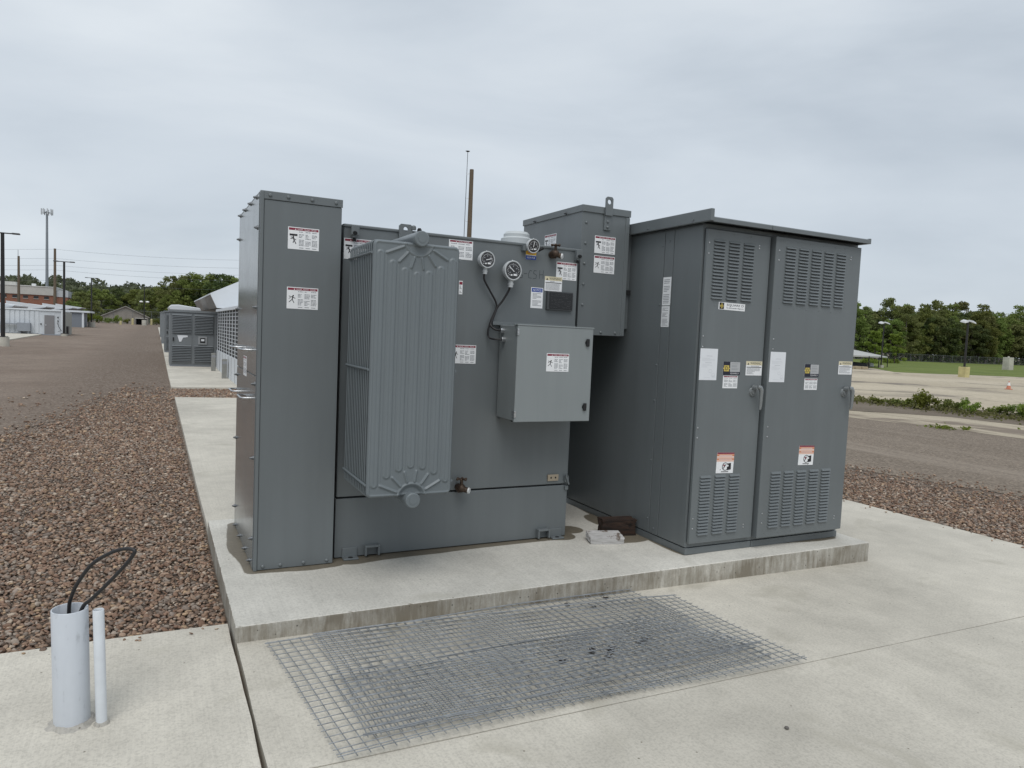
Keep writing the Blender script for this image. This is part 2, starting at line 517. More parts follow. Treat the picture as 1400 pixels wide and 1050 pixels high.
# right of the slab: a drive, worn concrete, a planted verge, the concrete lot, the field
sheet('gravel_road', ([(9.9, -30), (8.95, 0.6), (8.3, 3.2), (7.9, 30)], [(15.6, -30), (15.4, 4.3), (15.5, 6.4), (14.9, 8.2), (13.5, 34)]), 0.006, ROADM, seed=3, jag=0.06)
sheet('worn_concrete_apron', ([(15.62, -30), (15.42, 4.3), (15.52, 6.4), (14.92, 8.2), (13.5, 34)], [(19.4, -30), (18.7, 6.0), (18.6, 8.1), (16.5, 9.6), (15.0, 34)]), 0.008, PALEM, seed=4, jag=0.1)
sheet('dirt_verge', ([(19.3, -30), (18.6, 6.0), (18.5, 8.1), (16.4, 9.6), (14.9, 34)], [(24.2, -30), (22.7, 8.2), (22.1, 10.4), (20.9, 12.6), (18.0, 34)]), 0.012, VERGEM, seed=5, jag=0.12)
sheet('concrete_lot', ([(24.0, -40), (22.5, 8.4), (21.9, 10.5), (20.6, 12.8), (16.0, 60)], [(110, 5), (66.4, 31.7), (54.7, 35.0), (62.9, 43.5), (50.0, 80)]), 0.016, LOTM, rows=40, seed=6, jag=0.05)
sheet('grass_field', ([(115, 4), (66.0, 31.9), (54.5, 35.2), (62.9, 43.6), (52.0, 82)], [(260, 40), (171, 90), (137, 95), (124, 98), (70, 130)]), 0.022, GRASSM, rows=40, seed=8, jag=0.3)

# concrete slabs: front walk, slab round the pad, slab behind
def slabz(x): return 0.0187 - 0.0142 * min(max(x, 0), 4.6)
def slab(name, x0, x1, y0, y1, mat, th=0.22, jag=0.0, seed=0, bev=0.006, zf=None):
    nx = max(2, int((x1 - x0) / 0.25)); ny = max(2, int((y1 - y0) / 0.25))
    bm = bmesh.new()
    rg = random.Random(seed)
    top = []
    for i in range(nx + 1):
        row = []
        for j in range(ny + 1):
            x = x0 + (x1 - x0) * i / nx; y = y0 + (y1 - y0) * j / ny
            if jag and i in (0, nx): x += rg.uniform(-jag, jag)
            if jag and j in (0, ny): y += rg.uniform(-jag, jag)
            row.append(bm.verts.new((x, y, zf(x, y) if zf else slabz(x))))
        top.append(row)
    for i in range(nx):
        for j in range(ny): bm.faces.new((top[i][j], top[i + 1][j], top[i + 1][j + 1], top[i][j + 1]))
    ring = [top[i][0] for i in range(nx + 1)] + [top[nx][j] for j in range(1, ny + 1)] + [top[i][ny] for i in range(nx - 1, -1, -1)] + [top[0][j] for j in range(ny - 1, 0, -1)]
    ch = [bm.verts.new((v.co.x + (bev if v.co.x < (x0 + x1) / 2 else -bev) * 0, v.co.y, v.co.z - th)) for v in ring]
    n = len(ring)
    for k in range(n): bm.faces.new((ring[k], ch[k], ch[(k + 1) % n], ring[(k + 1) % n]))
    me = bpy.data.meshes.new(name); bm.to_mesh(me); bm.free(); me.materials.append(mat)
    o = link(name, me)
    return tag(o, kind='structure')
slab('concrete_slab', 0.0, 6.38, -7.0, -1.153, CONC, jag=0.002, seed=1)
slab('concrete_slab', 0.0, 6.38, -1.146, 12.5, CONC, jag=0.002, seed=2)
slab('concrete_walk', -7.0, -0.018, -7.0, 0.255, WALKC, jag=0.004, seed=3)
slab('far_slab', -0.02, 5.0, 15.0, 110.0, WALKC, th=0.35, zf=lambda x, y: 0.012 + max(0.0, float(gh(0, y)) + 0.045))

# raised equipment pad with damp patches round the feet of the machines
H = 0.101
px_, py_ = np.arange(0, 4.5832, 0.0155), np.arange(0.0, 2.0651, 0.0155)
px_[-1] = 4.583; py_[-1] = 2.065
PX, PY = np.meshgrid(px_, py_, indexing='ij')
def vnoise(x, y, seed, sc_):
    rg = np.random.default_rng(seed); out = np.zeros_like(x)
    for k in range(14):
        a = rg.uniform(0, 6.28); fq = sc_ * rg.uniform(0.5, 2.2); out += np.sin((x * math.cos(a) + y * math.sin(a)) * fq + rg.uniform(0, 6.28)) / fq * sc_
    return out / 6
def rd(x0, x1, y0, y1):
    dx = np.maximum(np.maximum(x0 - PX, PX - x1), 0); dy = np.maximum(np.maximum(y0 - PY, PY - y1), 0)
    return np.hypot(dx, dy)
nz_ = vnoise(PX, PY, 5, 7.0)
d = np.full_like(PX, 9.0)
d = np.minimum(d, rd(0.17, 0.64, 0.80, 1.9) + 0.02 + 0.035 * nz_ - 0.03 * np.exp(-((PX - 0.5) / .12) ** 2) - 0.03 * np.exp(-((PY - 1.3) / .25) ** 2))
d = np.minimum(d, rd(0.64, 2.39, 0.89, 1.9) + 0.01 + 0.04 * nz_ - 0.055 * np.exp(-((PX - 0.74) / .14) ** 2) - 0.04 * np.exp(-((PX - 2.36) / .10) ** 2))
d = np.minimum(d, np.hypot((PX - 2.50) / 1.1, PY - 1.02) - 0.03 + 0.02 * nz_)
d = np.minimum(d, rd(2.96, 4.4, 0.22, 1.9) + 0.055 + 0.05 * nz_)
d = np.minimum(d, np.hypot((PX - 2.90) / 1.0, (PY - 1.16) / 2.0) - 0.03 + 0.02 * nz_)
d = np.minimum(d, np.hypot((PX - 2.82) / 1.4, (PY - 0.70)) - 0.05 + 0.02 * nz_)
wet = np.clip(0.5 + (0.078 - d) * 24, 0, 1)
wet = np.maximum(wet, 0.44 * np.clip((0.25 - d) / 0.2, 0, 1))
ni, nj = PX.shape
top = np.stack([PX, PY, np.full_like(PX, H)], -1).reshape(-1, 3)
I = np.arange(ni * nj).reshape(ni, nj)
F = np.stack([I[:-1, :-1], I[1:, :-1], I[1:, 1:], I[:-1, 1:]], -1).reshape(-1, 4)
ring = np.concatenate([I[:, 0], I[-1, 1:], I[-2::-1, -1], I[0, -2:0:-1]])
# rounded arris, then the side down into the ground
mv = top[ring]
cx, cy = 2.29, 1.03
outw = np.stack([np.where(mv[:, 0] < 1e-6, -1, np.where(mv[:, 0] > 4.58, 1, 0)), np.where(mv[:, 1] < 1e-6, -1, np.where(mv[:, 1] > 2.06, 1, 0)), np.zeros(len(mv))], -1)
rgj = np.random.default_rng(3).normal(0, 0.0008, len(mv))[:, None]
l1 = mv + outw * 0.004 + np.array([0, 0, -0.004]) + outw * rgj
l2 = mv + outw * 0.005 + np.array([0, 0, -0.012]) + outw * rgj
l3 = mv + outw * 0.003 + np.array([0, 0, -0.30])
base = len(top); nr = len(ring)
Vp = np.concatenate([top, l1, l2, l3])
Fs = [F]
prev = ring
for k in range(3):
    cur = base + k * nr + np.arange(nr)
    Fs.append(np.stack([prev, cur, np.roll(cur, -1), np.roll(prev, -1)], -1)); prev = cur
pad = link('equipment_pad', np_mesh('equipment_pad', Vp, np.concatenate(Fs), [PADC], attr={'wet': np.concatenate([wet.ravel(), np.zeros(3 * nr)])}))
tag(pad, kind='structure')

# ------------------------------------------------------------------ labels (one mesh each: backing plus print)
LM = [WHITE, MAROON, BLACK, INK, ORANGE, YELLOW, BLUE, CREAM, NAVY, OCHRE, SILVER, PALEINK, PEACH, PAPER]
W_, MA, BK, IN, ORG, YE, BL, CR, NV, OC, SI, PI, PE, PAP = range(14)
class Plane:
    """maps label coordinates (u right, v up, d outward) onto a front face (normal -y) or a left face (normal -x)"""
    def __init__(s, kind, val): s.k = kind; s.val = val
    def __call__(s, u, v, d):
        if s.k == 'F': return (u, s.val - d, v)
        return (s.val - d, -u, v)
def label(parent, name, plane, u0, v0, w, h, kind, tilt=0.0, rs=0):
    """u0, v0 = lower left corner"""
    mb = MB(); rg = random.Random(rs + int(u0 * 1000) + int(v0 * 777))
    ct, st = math.cos(tilt), math.sin(tilt)
    def P(a, b, d):
        a, b = a * w, b * h
        return plane(u0 + a * ct - b * st, v0 + a * st + b * ct, d)
    T1 = 0.0014
    basem = {'paper': PAP}.get(kind, W_)
    vs = [P(0, 0, -0.0005), P(1, 0, -0.0005), P(1, 1, -0.0005), P(0, 1, -0.0005), P(0, 0, T1), P(1, 0, T1), P(1, 1, T1), P(0, 1, T1)]
    mb._add(vs, [(4, 5, 6, 7), (0, 1, 5, 4), (1, 2, 6, 5), (2, 3, 7, 6), (3, 0, 4, 7)], basem)
    def rect(a0, b0, a1, b1, m, lv=1):
        d = T1 + 0.0003 * lv
        mb._add([P(a0, b0, d), P(a1, b0, d), P(a1, b1, d), P(a0, b1, d)], [(0, 1, 2, 3)], m)
    def pol(pts, m, lv=1):
        mb._add([P(a, b, T1 + 0.0003 * lv) for a, b in pts], [tuple(range(len(pts)))], m)
    def words(t, a0, b0, a1, b1, m, lv=2):
        vv, ff = text_geo(t)
        mb._add([P(a0 + x * (a1 - a0), b0 + y * (b1 - b0), T1 + 0.0003 * lv) for x, y in vv], ff, m)
    def lines(a0, b0, a1, b1, n, m=IN, fill=0.55, gaps=()):
        st_ = (b1 - b0) / n
        for k in range(n):
            if k in gaps: continue
            y = b1 - (k + 1) * st_
            e_ = a1 - (a1 - a0) * (rg.uniform(0.3, 0.6) if rg.random() < 0.2 else rg.uniform(0, 0.12))
            x = a0
            while x < e_ - 0.005:
                q = min(e_, x + rg.uniform(0.03, 0.09)); rect(x, y + st_ * 0.2, q, y + st_ * (0.2 + fill), m); x = q + 0.012
    def bar(p, q, t, m=BK, lv=2):
        ax, ay = (q[0] - p[0]) * w, (q[1] - p[1]) * h; l = math.hypot(ax, ay)
        nx, ny = -ay / l * t / w, ax / l * t / h
        pol([(p[0] - nx, p[1] - ny), (q[0] - nx, q[1] - ny), (q[0] + nx, q[1] + ny), (p[0] + nx, p[1] + ny)], m, lv)
    def disc(c, r, m=BK, lv=2, n=12):
        pol([(c[0] + r / w * math.cos(6.2832 * k / n), c[1] + r / h * math.sin(6.2832 * k / n)) for k in range(n)], m, lv)
    def tri(a, b, s, m, lv=2):
        pol([(a - s / w, b), (a + s / w, b), (a, b + 1.7 * s / h)], m, lv)
    if kind in ('crush', 'shock'):
        rect(0.025, 0.86, 0.975, 0.965, MA)
        tri(0.24, 0.88, 0.035 * h, W_)
        for k, t in enumerate(('DANGER', 'PELIGRO', 'DANGER')): words(t, 0.30 + k * 0.22, 0.885, 0.47 + k * 0.22, 0.94, W_)
        if kind == 'crush':
            rect(0.05, 0.60, 0.30, 0.69, BK)
            disc((0.17, 0.56), 0.035 * h)
            bar((0.17, 0.55), (0.20, 0.38), 0.018 * w); bar((0.18, 0.50), (0.08, 0.46), 0.010 * w); bar((0.18, 0.50), (0.09, 0.55), 0.010 * w)
            bar((0.20, 0.40), (0.26, 0.24), 0.013 * w); bar((0.20, 0.40), (0.16, 0.28), 0.012 * w); bar((0.26, 0.42), (0.20, 0.47), 0.010 * w)
        else:
            disc((0.20, 0.60), 0.035 * h)
            bar((0.19, 0.58), (0.17, 0.42), 0.016 * w); bar((0.18, 0.54), (0.06, 0.58), 0.009 * w); bar((0.18, 0.54), (0.27, 0.48), 0.009 * w)
            bar((0.17, 0.43), (0.07, 0.30), 0.010 * w); bar((0.17, 0.43), (0.23, 0.27), 0.010 * w); bar((0.06, 0.46), (0.13, 0.52), 0.007 * w)
        for k in range(3):
            lines(0.35 + k * 0.21, 0.16, 0.53 + k * 0.21, 0.83, 11, gaps=(1, 5) if k != 1 else (1, 6))
            rect(0.36 + k * 0.21, 0.06, 0.50 + k * 0.21, 0.09, IN)
    elif kind == 'text_danger':
        rect(0.04, 0.88, 0.96, 0.97, MA)
        tri(0.30, 0.895, 0.03 * h, W_)
        words('DANGER', 0.40, 0.90, 0.85, 0.95, W_)
        for k in range(3): lines(0.08 + k * 0.31, 0.12, 0.35 + k * 0.31, 0.84, 10, gaps=(1, 5))
    elif kind == 'small_tag':
        rect(0.08, 0.72, 0.92, 0.93, MA); lines(0.15, 0.08, 0.85, 0.66, 6, gaps=(3,))
    elif kind == 'warning':
        rect(0.0, 0.72, 1.0, 1.0, CR, 1)
        tri(0.13, 0.75, 0.085 * h, BK); words('WARNING', 0.26, 0.77, 0.92, 0.94, BK)
        rect(0.04, 0.55, 0.96, 0.60, BK)
        lines(0.06, 0.08, 0.92, 0.52, 6, IN, 0.5); lines(0.30, 0.62, 0.85, 0.70, 1, IN)
    elif kind == 'notice':
        rect(0.05, 0.78, 0.95, 0.97, BL); words('NOTICE', 0.16, 0.82, 0.86, 0.92, W_)
        lines(0.14, 0.10, 0.90, 0.74, 11, IN, 0.5, gaps=(5,))
    elif kind == 'paper':
        words('.', 0.9, 0.9, 0.901, 0.901, PI)
        rect(0.36, 0.76, 0.70, 0.775, PI); rect(0.30, 0.545, 0.66, 0.56, PI)
        for k in range(4): rect(0.12, 0.69 - k * 0.028, 0.12 + rg.uniform(0.4, 0.75), 0.695 - k * 0.028, PI)
        for k in range(4): rect(0.12, 0.50 - k * 0.03, 0.12 + rg.uniform(0.3, 0.75), 0.505 - k * 0.03, PI)
        for c_ in ((0.62, 0.29), (0.80, 0.17)):
            pts = [(c_[0] + 0.09 * math.cos(6.28 * k / 10), c_[1] + 0.055 * math.sin(6.28 * k / 10)) for k in range(11)]
            for p, q in zip(pts, pts[1:]): bar(p, q, 0.0007, PI, 1)
        for k in range(3): rect(0.70, 0.08 + k * 0.03, 0.93, 0.085 + k * 0.03, PI)
        rect(0.25, 0.08, 0.62, 0.085, PI)
    elif kind == 'maker_plate':
        rect(0.0, 0.0, 1.0, 1.0, NV); rect(0.40, 0.24, 0.985, 0.98, SI, 2)
        rect(0.05, 0.27, 0.34, 0.72, OC, 2)
        words('D', 0.12, 0.36, 0.28, 0.64, NV, 4)
        for a, b in ((0.0, 0.45), (0.34, 0.45)): rect(a, b, a + 0.05, b + 0.09, OC, 2)
        words('SQUARE D', 0.42, 0.05, 0.92, 0.18, W_, 3)
        d_ = T1
        for k in range(7):
            if k in (1, 4): continue
            rect(0.48, 0.84 - k * 0.075, 0.48 + rg.uniform(0.3, 0.45), 0.865 - k * 0.075, IN, 4)
    elif kind == 'maker_sign':
        rect(0.03, 0.06, 0.20, 0.94, BK); pol([(0.115, 0.12), (0.185, 0.5), (0.115, 0.88), (0.045, 0.5)], OC, 2); words('D', 0.085, 0.30, 0.15, 0.70, BK, 4)
        words('SQUARE D', 0.30, 0.50, 0.95, 0.84, NV); words('by Schneider Electric', 0.30, 0.14, 0.95, 0.40, NV)
    elif kind == 'arc_warning':
        for k, (b0, b1, m) in enumerate(((0.93, 1.0, MA), (0.82, 0.92, ORG), (0.73, 0.80, PE), (0.64, 0.72, ORG), (0.56, 0.63, PE))):
            rect(0.0, b0, 1.0, b1, m)
        for b in (0.865, 0.68): rect(0.12, b - 0.012, 0.88, b + 0.012, W_, 3)
        disc((0.52, 0.32), 0.20 * h, BK, 2, 20); disc((0.52, 0.32), 0.165 * h, W_, 3, 20)
        pol([(0.62, 0.14), (0.86, 0.18), (0.84, 0.50), (0.62, 0.46)], BK, 4)
        disc((0.44, 0.38), 0.05 * h, MA, 4, 10); bar((0.40, 0.22), (0.56, 0.44), 0.02 * w, BK, 5); disc((0.66, 0.36), 0.05 * h, W_, 5, 10)
        rect(0.30, 0.05, 0.72, 0.085, BK, 2)
    elif kind == 'strip':
        lines(0.12, 0.06, 0.88, 0.94, 15, IN, 0.45, gaps=(3, 8))
    elif kind == 'oil_tag':
        rect(0, 0.52, 1, 1, YE); rect(0, 0, 1, 0.45, BL)
        words('NON PCB', 0.12, 0.12, 0.88, 0.33, W_); rect(0.12, 0.70, 0.85, 0.82, ORG, 2)
    return mb.build(name, LM, parent)

# shared small hardware
def bolt_mesh(r=0.011, hgt=0.009, mat=GREY):
    mb = MB(); mb.cyl((0, 0, 0), (0, -hgt * 0.55, 0), r, r * 0.93, 10); mb.cyl((0, -hgt * 0.55, 0), (0, -hgt, 0), r * 0.93, r * 0.45, 10)
    return mb.mesh('bolt', mat)
BOLT = bolt_mesh()
RIVET = bolt_mesh(0.0055, 0.004, STEEL)
SBOLT = bolt_mesh(0.0085, 0.008, STEEL)

# ------------------------------------------------------------------ left terminal cabinet
XA0, XA1, YA0, YA1, ZA1 = 0.1675, 0.638, 0.797, 1.90, 2.345
tc_ = empty('terminal_cabinet', (0.40, 1.35, H), 'tall narrow grey steel terminal cabinet at the left end of the raised pad', 'cabinet')
m = MB(); m.box(XA0 + 0.004, XA1 - 0.002, YA0 + 0.012, YA1, H, ZA1 - 0.010); m.build('cabinet_body', GREY, tc_, 0.003)
m = MB(); m.box(XA0 + 0.022, XA1, YA0, YA0 + 0.012, H + 0.004, ZA1 - 0.046); m.build('front_panel', GREY, tc_, 0.002)
m = MB(); m.box(XA0, XA0 + 0.020, YA0 - 0.006, YA0 + 0.02, H - 0.004 + 0.004, ZA1); m.build('corner_angle', GREY, tc_, 0.003)
m = MB(); m.box(XA0 + 0.020, XA1 + 0.004, YA0 - 0.005, YA0 + 0.008, ZA1 - 0.044, ZA1 + 0.002); m.box(XA0, XA1 + 0.004, YA0 - 0.004, YA1, ZA1 - 0.006, ZA1 + 0.003); m.build('top_flange', GREY, tc_, 0.002)
m = MB(); m.box(XA0 - 0.004, XA0 + 0.004, YA0 + 0.022, YA1 - 0.004, H + 0.006, 1.268); m.build('side_panel', GLOSS, tc_, 0.0015)
m = MB(); m.box(XA0 - 0.004, XA0 + 0.004, YA0 + 0.022, YA1 - 0.004, 1.274, ZA1 - 0.012); m.build('side_panel', GLOSS, tc_, 0.0015)
for x in (0.221, 0.323, 0.460, 0.601):
    inst('bolt', BOLT, tc_, (x, YA0 - 0.005, 2.324)); inst('bolt', BOLT, tc_, (x, YA0, 0.126))
m = MB(); m.cyl((0, 0, 0), (-0.006, 0, 0), 0.013, n=10); m.cyl((-0.006, 0, 0), (-0.022, 0, 0), 0.0055, n=8); m.cyl((-0.008, 0, 0), (-0.014, 0, 0), 0.009, n=6)
STUD = m.mesh('stud', flat('stud_steel', (0.20, 0.21, 0.22), 0.4, 0.8))
for y, z in [(0.93, 2.325), (1.22, 2.328), (1.52, 2.330), (1.82, 2.330), (0.865, 2.14), (0.865, 1.675), (0.865, 1.22), (0.865, 0.775), (0.865, 0.285), (1.865, 2.17), (1.865, 1.68), (1.865, 1.21), (1.865, 0.752), (1.865, 0.25), (0.94, 0.128), (1.2, 0.128), (1.5, 0.128), (1.8, 0.128)]:
    inst('stud', STUD, tc_, (XA0 - 0.003, y, z))
m = MB(); m.tube([(0, 0.11, 0), (-0.05, 0.11, 0.0), (-0.06, 0.095, 0), (-0.06, -0.095, 0), (-0.05, -0.11, 0), (0, -0.11, 0)], 0.006, 8); m.box(-0.02, 0, -0.02, 0.02, -0.012, 0.012)
HANDLE = m.mesh('lift_handle', STEEL)
for y, z in [(1.70, 1.415), (1.12, 1.418), (1.70, 1.112), (1.12, 1.122)]:
    inst('lift_handle', HANDLE, tc_, (XA0 - 0.004, y, z))
FA = Plane('F', YA0 + 0.0)
label(tc_, 'warning_label', FA, 0.325, 2.028, 0.180, 0.129, 'crush')
label(tc_, 'warning_label', FA, 0.326, 1.677, 0.182, 0.128, 'shock')
label(tc_, 'warning_label', Plane('L', XA0 - 0.004), -1.47, 1.235, 0.17, 0.128, 'text_danger')

# ------------------------------------------------------------------ transformer
XT0, XT1, YT0, YT1, ZT1, ZS = 0.666, 2.378, 0.878, 1.93, 2.217, 0.494
tr = empty('transformer', (1.53, 1.40, H), 'wide grey liquid filled transformer with ribbed radiator, gauges and control box', 'transformer')
m = MB(); m.box(XT0, XT1, YT0, YT1, H + 0.006, ZS - 0.005); m.build('transformer_base', GREY, tr, 0.004)
m = MB(); m.box(XT0 + 0.03, XT1 - 0.03, YT0 + 0.03, YT1 - 0.03, ZS - 0.006, ZS + 0.007); m.box(XT0 + 0.02, XT1 - 0.02, YT0 + 0.025, YT1 - 0.02, H, H + 0.007); m.build('seam_shade', DARK, tr)  # dark fill put in for the shadow line of the tank seam
m = MB(); m.box(XT0 + 0.004, XT1, YT0, YT1, ZS + 0.006, ZT1 - 0.004); m.build('tank', GREY, tr, 0.006)
m = MB(); m.box(XT0, XT1 + 0.004, YT0 - 0.008, YT1 + 0.01, ZT1 - 0.016, ZT1 + 0.004); m.build('tank_lid', GREY, tr, 0.006)
# end brackets clamping the lid
for x, s in ((0.728, 1), (2.352, -1)):
    m = MB(); m.box(x - 0.012, x + 0.012, YT0 - 0.045, YT0, 2.135, 2.215); m.box(x - 0.022, x + 0.03, YT0 - 0.05, YT0 - 0.042, 2.15, 2.213); b = m.build('lid_bracket', GREY, tr, 0.004)
    m = MB(); m.cyl((x, YT0 - 0.05, 2.165), (x, YT0 - 0.068, 2.160), 0.012, n=8); m.cyl((x + 0.004, YT0 - 0.025, 2.19), (x + 0.004, YT0 - 0.025, 2.115), 0.010, n=8); m.build('clamp_bolt', DARK, b)
# lifting lug plate with an eye, and the plug beside it
def lug(parent, x, y, z0, z1, w, hole_z, r, th=0.014, mat=GREY, name='lifting_lug'):
    bm = bmesh.new()
    n = 16
    out = [(x - w / 2, z0), (x + w / 2, z0), (x + w / 2, z1 - 0.012), (x + w / 2 - 0.012, z1), (x - w / 2 + 0.012, z1), (x - w / 2, z1 - 0.012)]
    vs = [bm.verts.new((a, y, b)) for a, b in out]
    hs = [bm.verts.new((x + r * math.cos(6.28318 * k / n), y, hole_z + r * math.sin(6.28318 * k / n))) for k in range(n)]
    ed = [bm.edges.new((vs[i], vs[(i + 1) % 6])) for i in range(6)] + [bm.edges.new((hs[i], hs[(i + 1) % n])) for i in range(n)]
    bmesh.ops.triangle_fill(bm, edges=ed, use_beauty=True)
    g = bmesh.ops.extrude_face_region(bm, geom=bm.faces[:])
    bmesh.ops.translate(bm, verts=[q for q in g['geom'] if isinstance(q, bmesh.types.BMVert)], vec=(0, th, 0))
    bmesh.ops.recalc_face_normals(bm, faces=bm.faces)
    off = Vector((0, 0, 0)); p = parent
    while p is not None: off += p.location; p = p.parent
    bmesh.ops.translate(bm, verts=bm.verts, vec=-off)
    me = bpy.data.meshes.new(name); bm.to_mesh(me); bm.free(); me.materials.append(mat)
    return link(name, me, parent)
lug(tr, 1.063, YT0 - 0.022, 2.16, 2.256, 0.088, 2.224, 0.016)
m = MB(); m.cyl((1.115, YT0 - 0.02, 2.225), (1.115, YT0 - 0.02, 2.243), 0.016, n=12); m.sphere((1.115, YT0 - 0.02, 2.243), 0.016, 0.7); m.build('lid_plug', GREY, tr)

# radiator: front plate pressed with flutes and sunbursts, a stack of fins, two headers
RX0, RX1, RZ0, RZ1, RY = 0.690, 1.194, 0.633, 2.067, 0.2466
RC = 0.951
rad = bpy.data.objects.new('radiator', None); COL.objects.link(rad); rad.parent = tr; rad.location = Vector((RC, 0.5, RZ0)) - tr.location
nx, nz = 190, 400
u = np.linspace(RX0, RX1, nx); v = np.linspace(RZ0, RZ1, nz)
U, Vv = np.meshgrid(u, v, indexing='ij')
def segd(ax, az, bx, bz):
    dx, dz = bx - ax, bz - az; t = np.clip(((U - ax) * dx + (Vv - az) * dz) / (dx * dx + dz * dz), 0, 1)
    return np.hypot(U - ax - t * dx, Vv - az - t * dz)
def ridge(dist, wd): return smooth01(1 - dist / wd)
hgt = np.zeros_like(U)
ncol = 7
xs = [RX0 + 0.040 + (RX1 - RX0 - 0.080) * k / (ncol - 1) for k in range(ncol)]
en = [0.055, 0.105, 0.142, 0.160, 0.150, 0.118, 0.068]
for k, (xc_, e_) in enumerate(zip(xs, en)):
    dv = segd(xc_, RZ0 + e_ + 0.022, xc_, RZ1 - e_ - 0.022)
    hgt = np.maximum(hgt, 0.0060 * smooth01((0.0245 - dv) / 0.0085) - 0.0022 * ridge(np.abs(U - xc_), 0.006) * (dv < 0.01))
for k in range(ncol - 1):
    gx_ = (xs[k] + xs[k + 1]) / 2; e_ = (en[k] + en[k + 1]) / 2 - 0.012
    hgt = np.maximum(hgt, 0.0022 * ridge(segd(gx_, RZ0 + e_, gx_, RZ1 - e_), 0.006))
    for zc, sgn in ((RZ1 + 0.012, -1), (RZ0 - 0.012, 1)):
        dx, dz = gx_ - RC, sgn * (e_ + 0.012); l = math.hypot(dx, dz)
        hgt = np.maximum(hgt, 0.0105 * ridge(segd(RC + dx / l * 0.098, zc + dz / l * 0.098, gx_, zc + dz), 0.011))
for zc in (RZ1 + 0.012, RZ0 - 0.012):
    dd = np.hypot(U - RC, Vv - zc)
    hgt = np.maximum(hgt, 0.006 * ridge(np.abs(dd - 0.084), 0.011))
    hgt = np.where(dd < 0.078, hgt - 0.012 * smooth01((0.078 - dd) / 0.02), hgt)
edge = np.minimum(np.minimum(U - RX0, RX1 - U), np.minimum(Vv - RZ0, RZ1 - Vv))
hgt += 0.004 * ridge(np.abs(edge - 0.012), 0.008)
hgt -= 0.010 * smooth01(1 - edge / 0.006)
# rounded corners: pull the outline in
cr = 0.028
Uo, Vo = U.copy(), Vv.copy()
qx = np.maximum(np.abs(U - (RX0 + RX1) / 2) - ((RX1 - RX0) / 2 - cr), 0); qz = np.maximum(np.abs(Vv - (RZ0 + RZ1) / 2) - ((RZ1 - RZ0) / 2 - cr), 0)
ln = np.hypot(qx, qz); mx = np.maximum(qx, qz); f_ = np.where(ln > 1e-9, mx / np.maximum(ln, 1e-9), 1)
Uo = U - np.sign(U - (RX0 + RX1) / 2) * qx * (1 - f_); Vo = Vv - np.sign(Vv - (RZ0 + RZ1) / 2) * qz * (1 - f_)
front = np.stack([Uo, RY - hgt, Vo], -1).reshape(-1, 3)
I = np.arange(nx * nz).reshape(nx, nz)
F = np.stack([I[:-1, :-1], I[1:, :-1], I[1:, 1:], I[:-1, 1:]], -1).reshape(-1, 4)
ring = np.concatenate([I[:, 0], I[-1, 1:], I[-2::-1, -1], I[0, -2:0:-1]])
bk = front[ring] * np.array([1, 0, 1]) + np.array([0, RY + 0.016, 0])
cur = len(front) + np.arange(len(ring))
F2 = np.stack([ring, cur, np.roll(cur, -1), np.roll(ring, -1)], -1)
offr = np.array(rad.location + tr.location)
link('front_plate', np_mesh('front_plate', np.concatenate([front, bk]) - offr, np.concatenate([F, F2]), [RADG], smooth=True), rad)
# fins
m = MB()
pts = []
for cx_, cz_, a0 in ((RX1 - cr, RZ0 + cr, -90), (RX1 - cr, RZ1 - cr, 0), (RX0 + cr, RZ1 - cr, 90), (RX0 + cr, RZ0 + cr, 180)):
    for k in range(5): pts.append((cx_ + cr * math.cos(R(a0 + k * 22.5)), 0, cz_ + cr * math.sin(R(a0 + k * 22.5))))
cen = ((RX0 + RX1) / 2, (RZ0 + RZ1) / 2)
n = len(pts)
def fr(sx, sz, y): return [(cen[0] + (p[0] - cen[0]) * sx, y, cen[1] + (p[2] - cen[1]) * sz) for p in pts]
rows_ = [fr(0.84, 0.945, -0.0065), fr(0.88, 0.958, -0.0012), fr(1.0, 1.0, -0.0016), fr(1.0, 1.0, 0.0016), fr(0.88, 0.958, 0.0012), fr(0.84, 0.945, 0.0065)]
loop = fr(1.0, 1.0, 0.0)
m.tube(loop + [loop[0]], 0.0042, 6)  # edge loop and inset plate shaped so the fin gaps look dark
for zt_ in (0.10, 0.3, 0.5, 0.7, 0.9):
    zq = RZ0 + (RZ1 - RZ0) * zt_
    m.box(RX0 + 0.001, RX0 + 0.06, -0.001, 0.001, zq - 0.01, zq + 0.01); m.box(RX1 - 0.06, RX1 - 0.001, -0.001, 0.001, zq - 0.01, zq + 0.01)
rows_ = [fr(0.80, 0.955, -0.0060), fr(0.82, 0.96, -0.0015), fr(0.84, 0.965, -0.0010), fr(0.84, 0.965, 0.0010), fr(0.82, 0.96, 0.0015), fr(0.80, 0.955, 0.0060)]
m._add([p for r_ in rows_ for p in r_], [(i * n + k, i * n + (k + 1) % n, (i + 1) * n + (k + 1) % n, (i + 1) * n + k) for i in range(5) for k in range(n)] + [tuple(range(n))[::-1], tuple(range(5 * n, 6 * n))])
FIN = m.mesh('fin', RADG, tuple(offr * np.array([1, 0, 1])))
for k in range(13):
    inst('fin', FIN, rad, (offr[0], RY + 0.046 + k * 0.0385, offr[2]))
for z in (1.995, 1.353, 0.708):
    m = MB(); m.tube([(RX0 - 0.006, RY + 0.01, z), (RX0 - 0.006, RY + 0.53, z)], 0.007, 8); m.build('spacer_rod', RADG, rad)
    m = MB(); m.tube([(RX1 + 0.006, RY + 0.01, z), (RX1 + 0.006, RY + 0.53, z)], 0.007, 8); m.build('spacer_rod', RADG, rad)
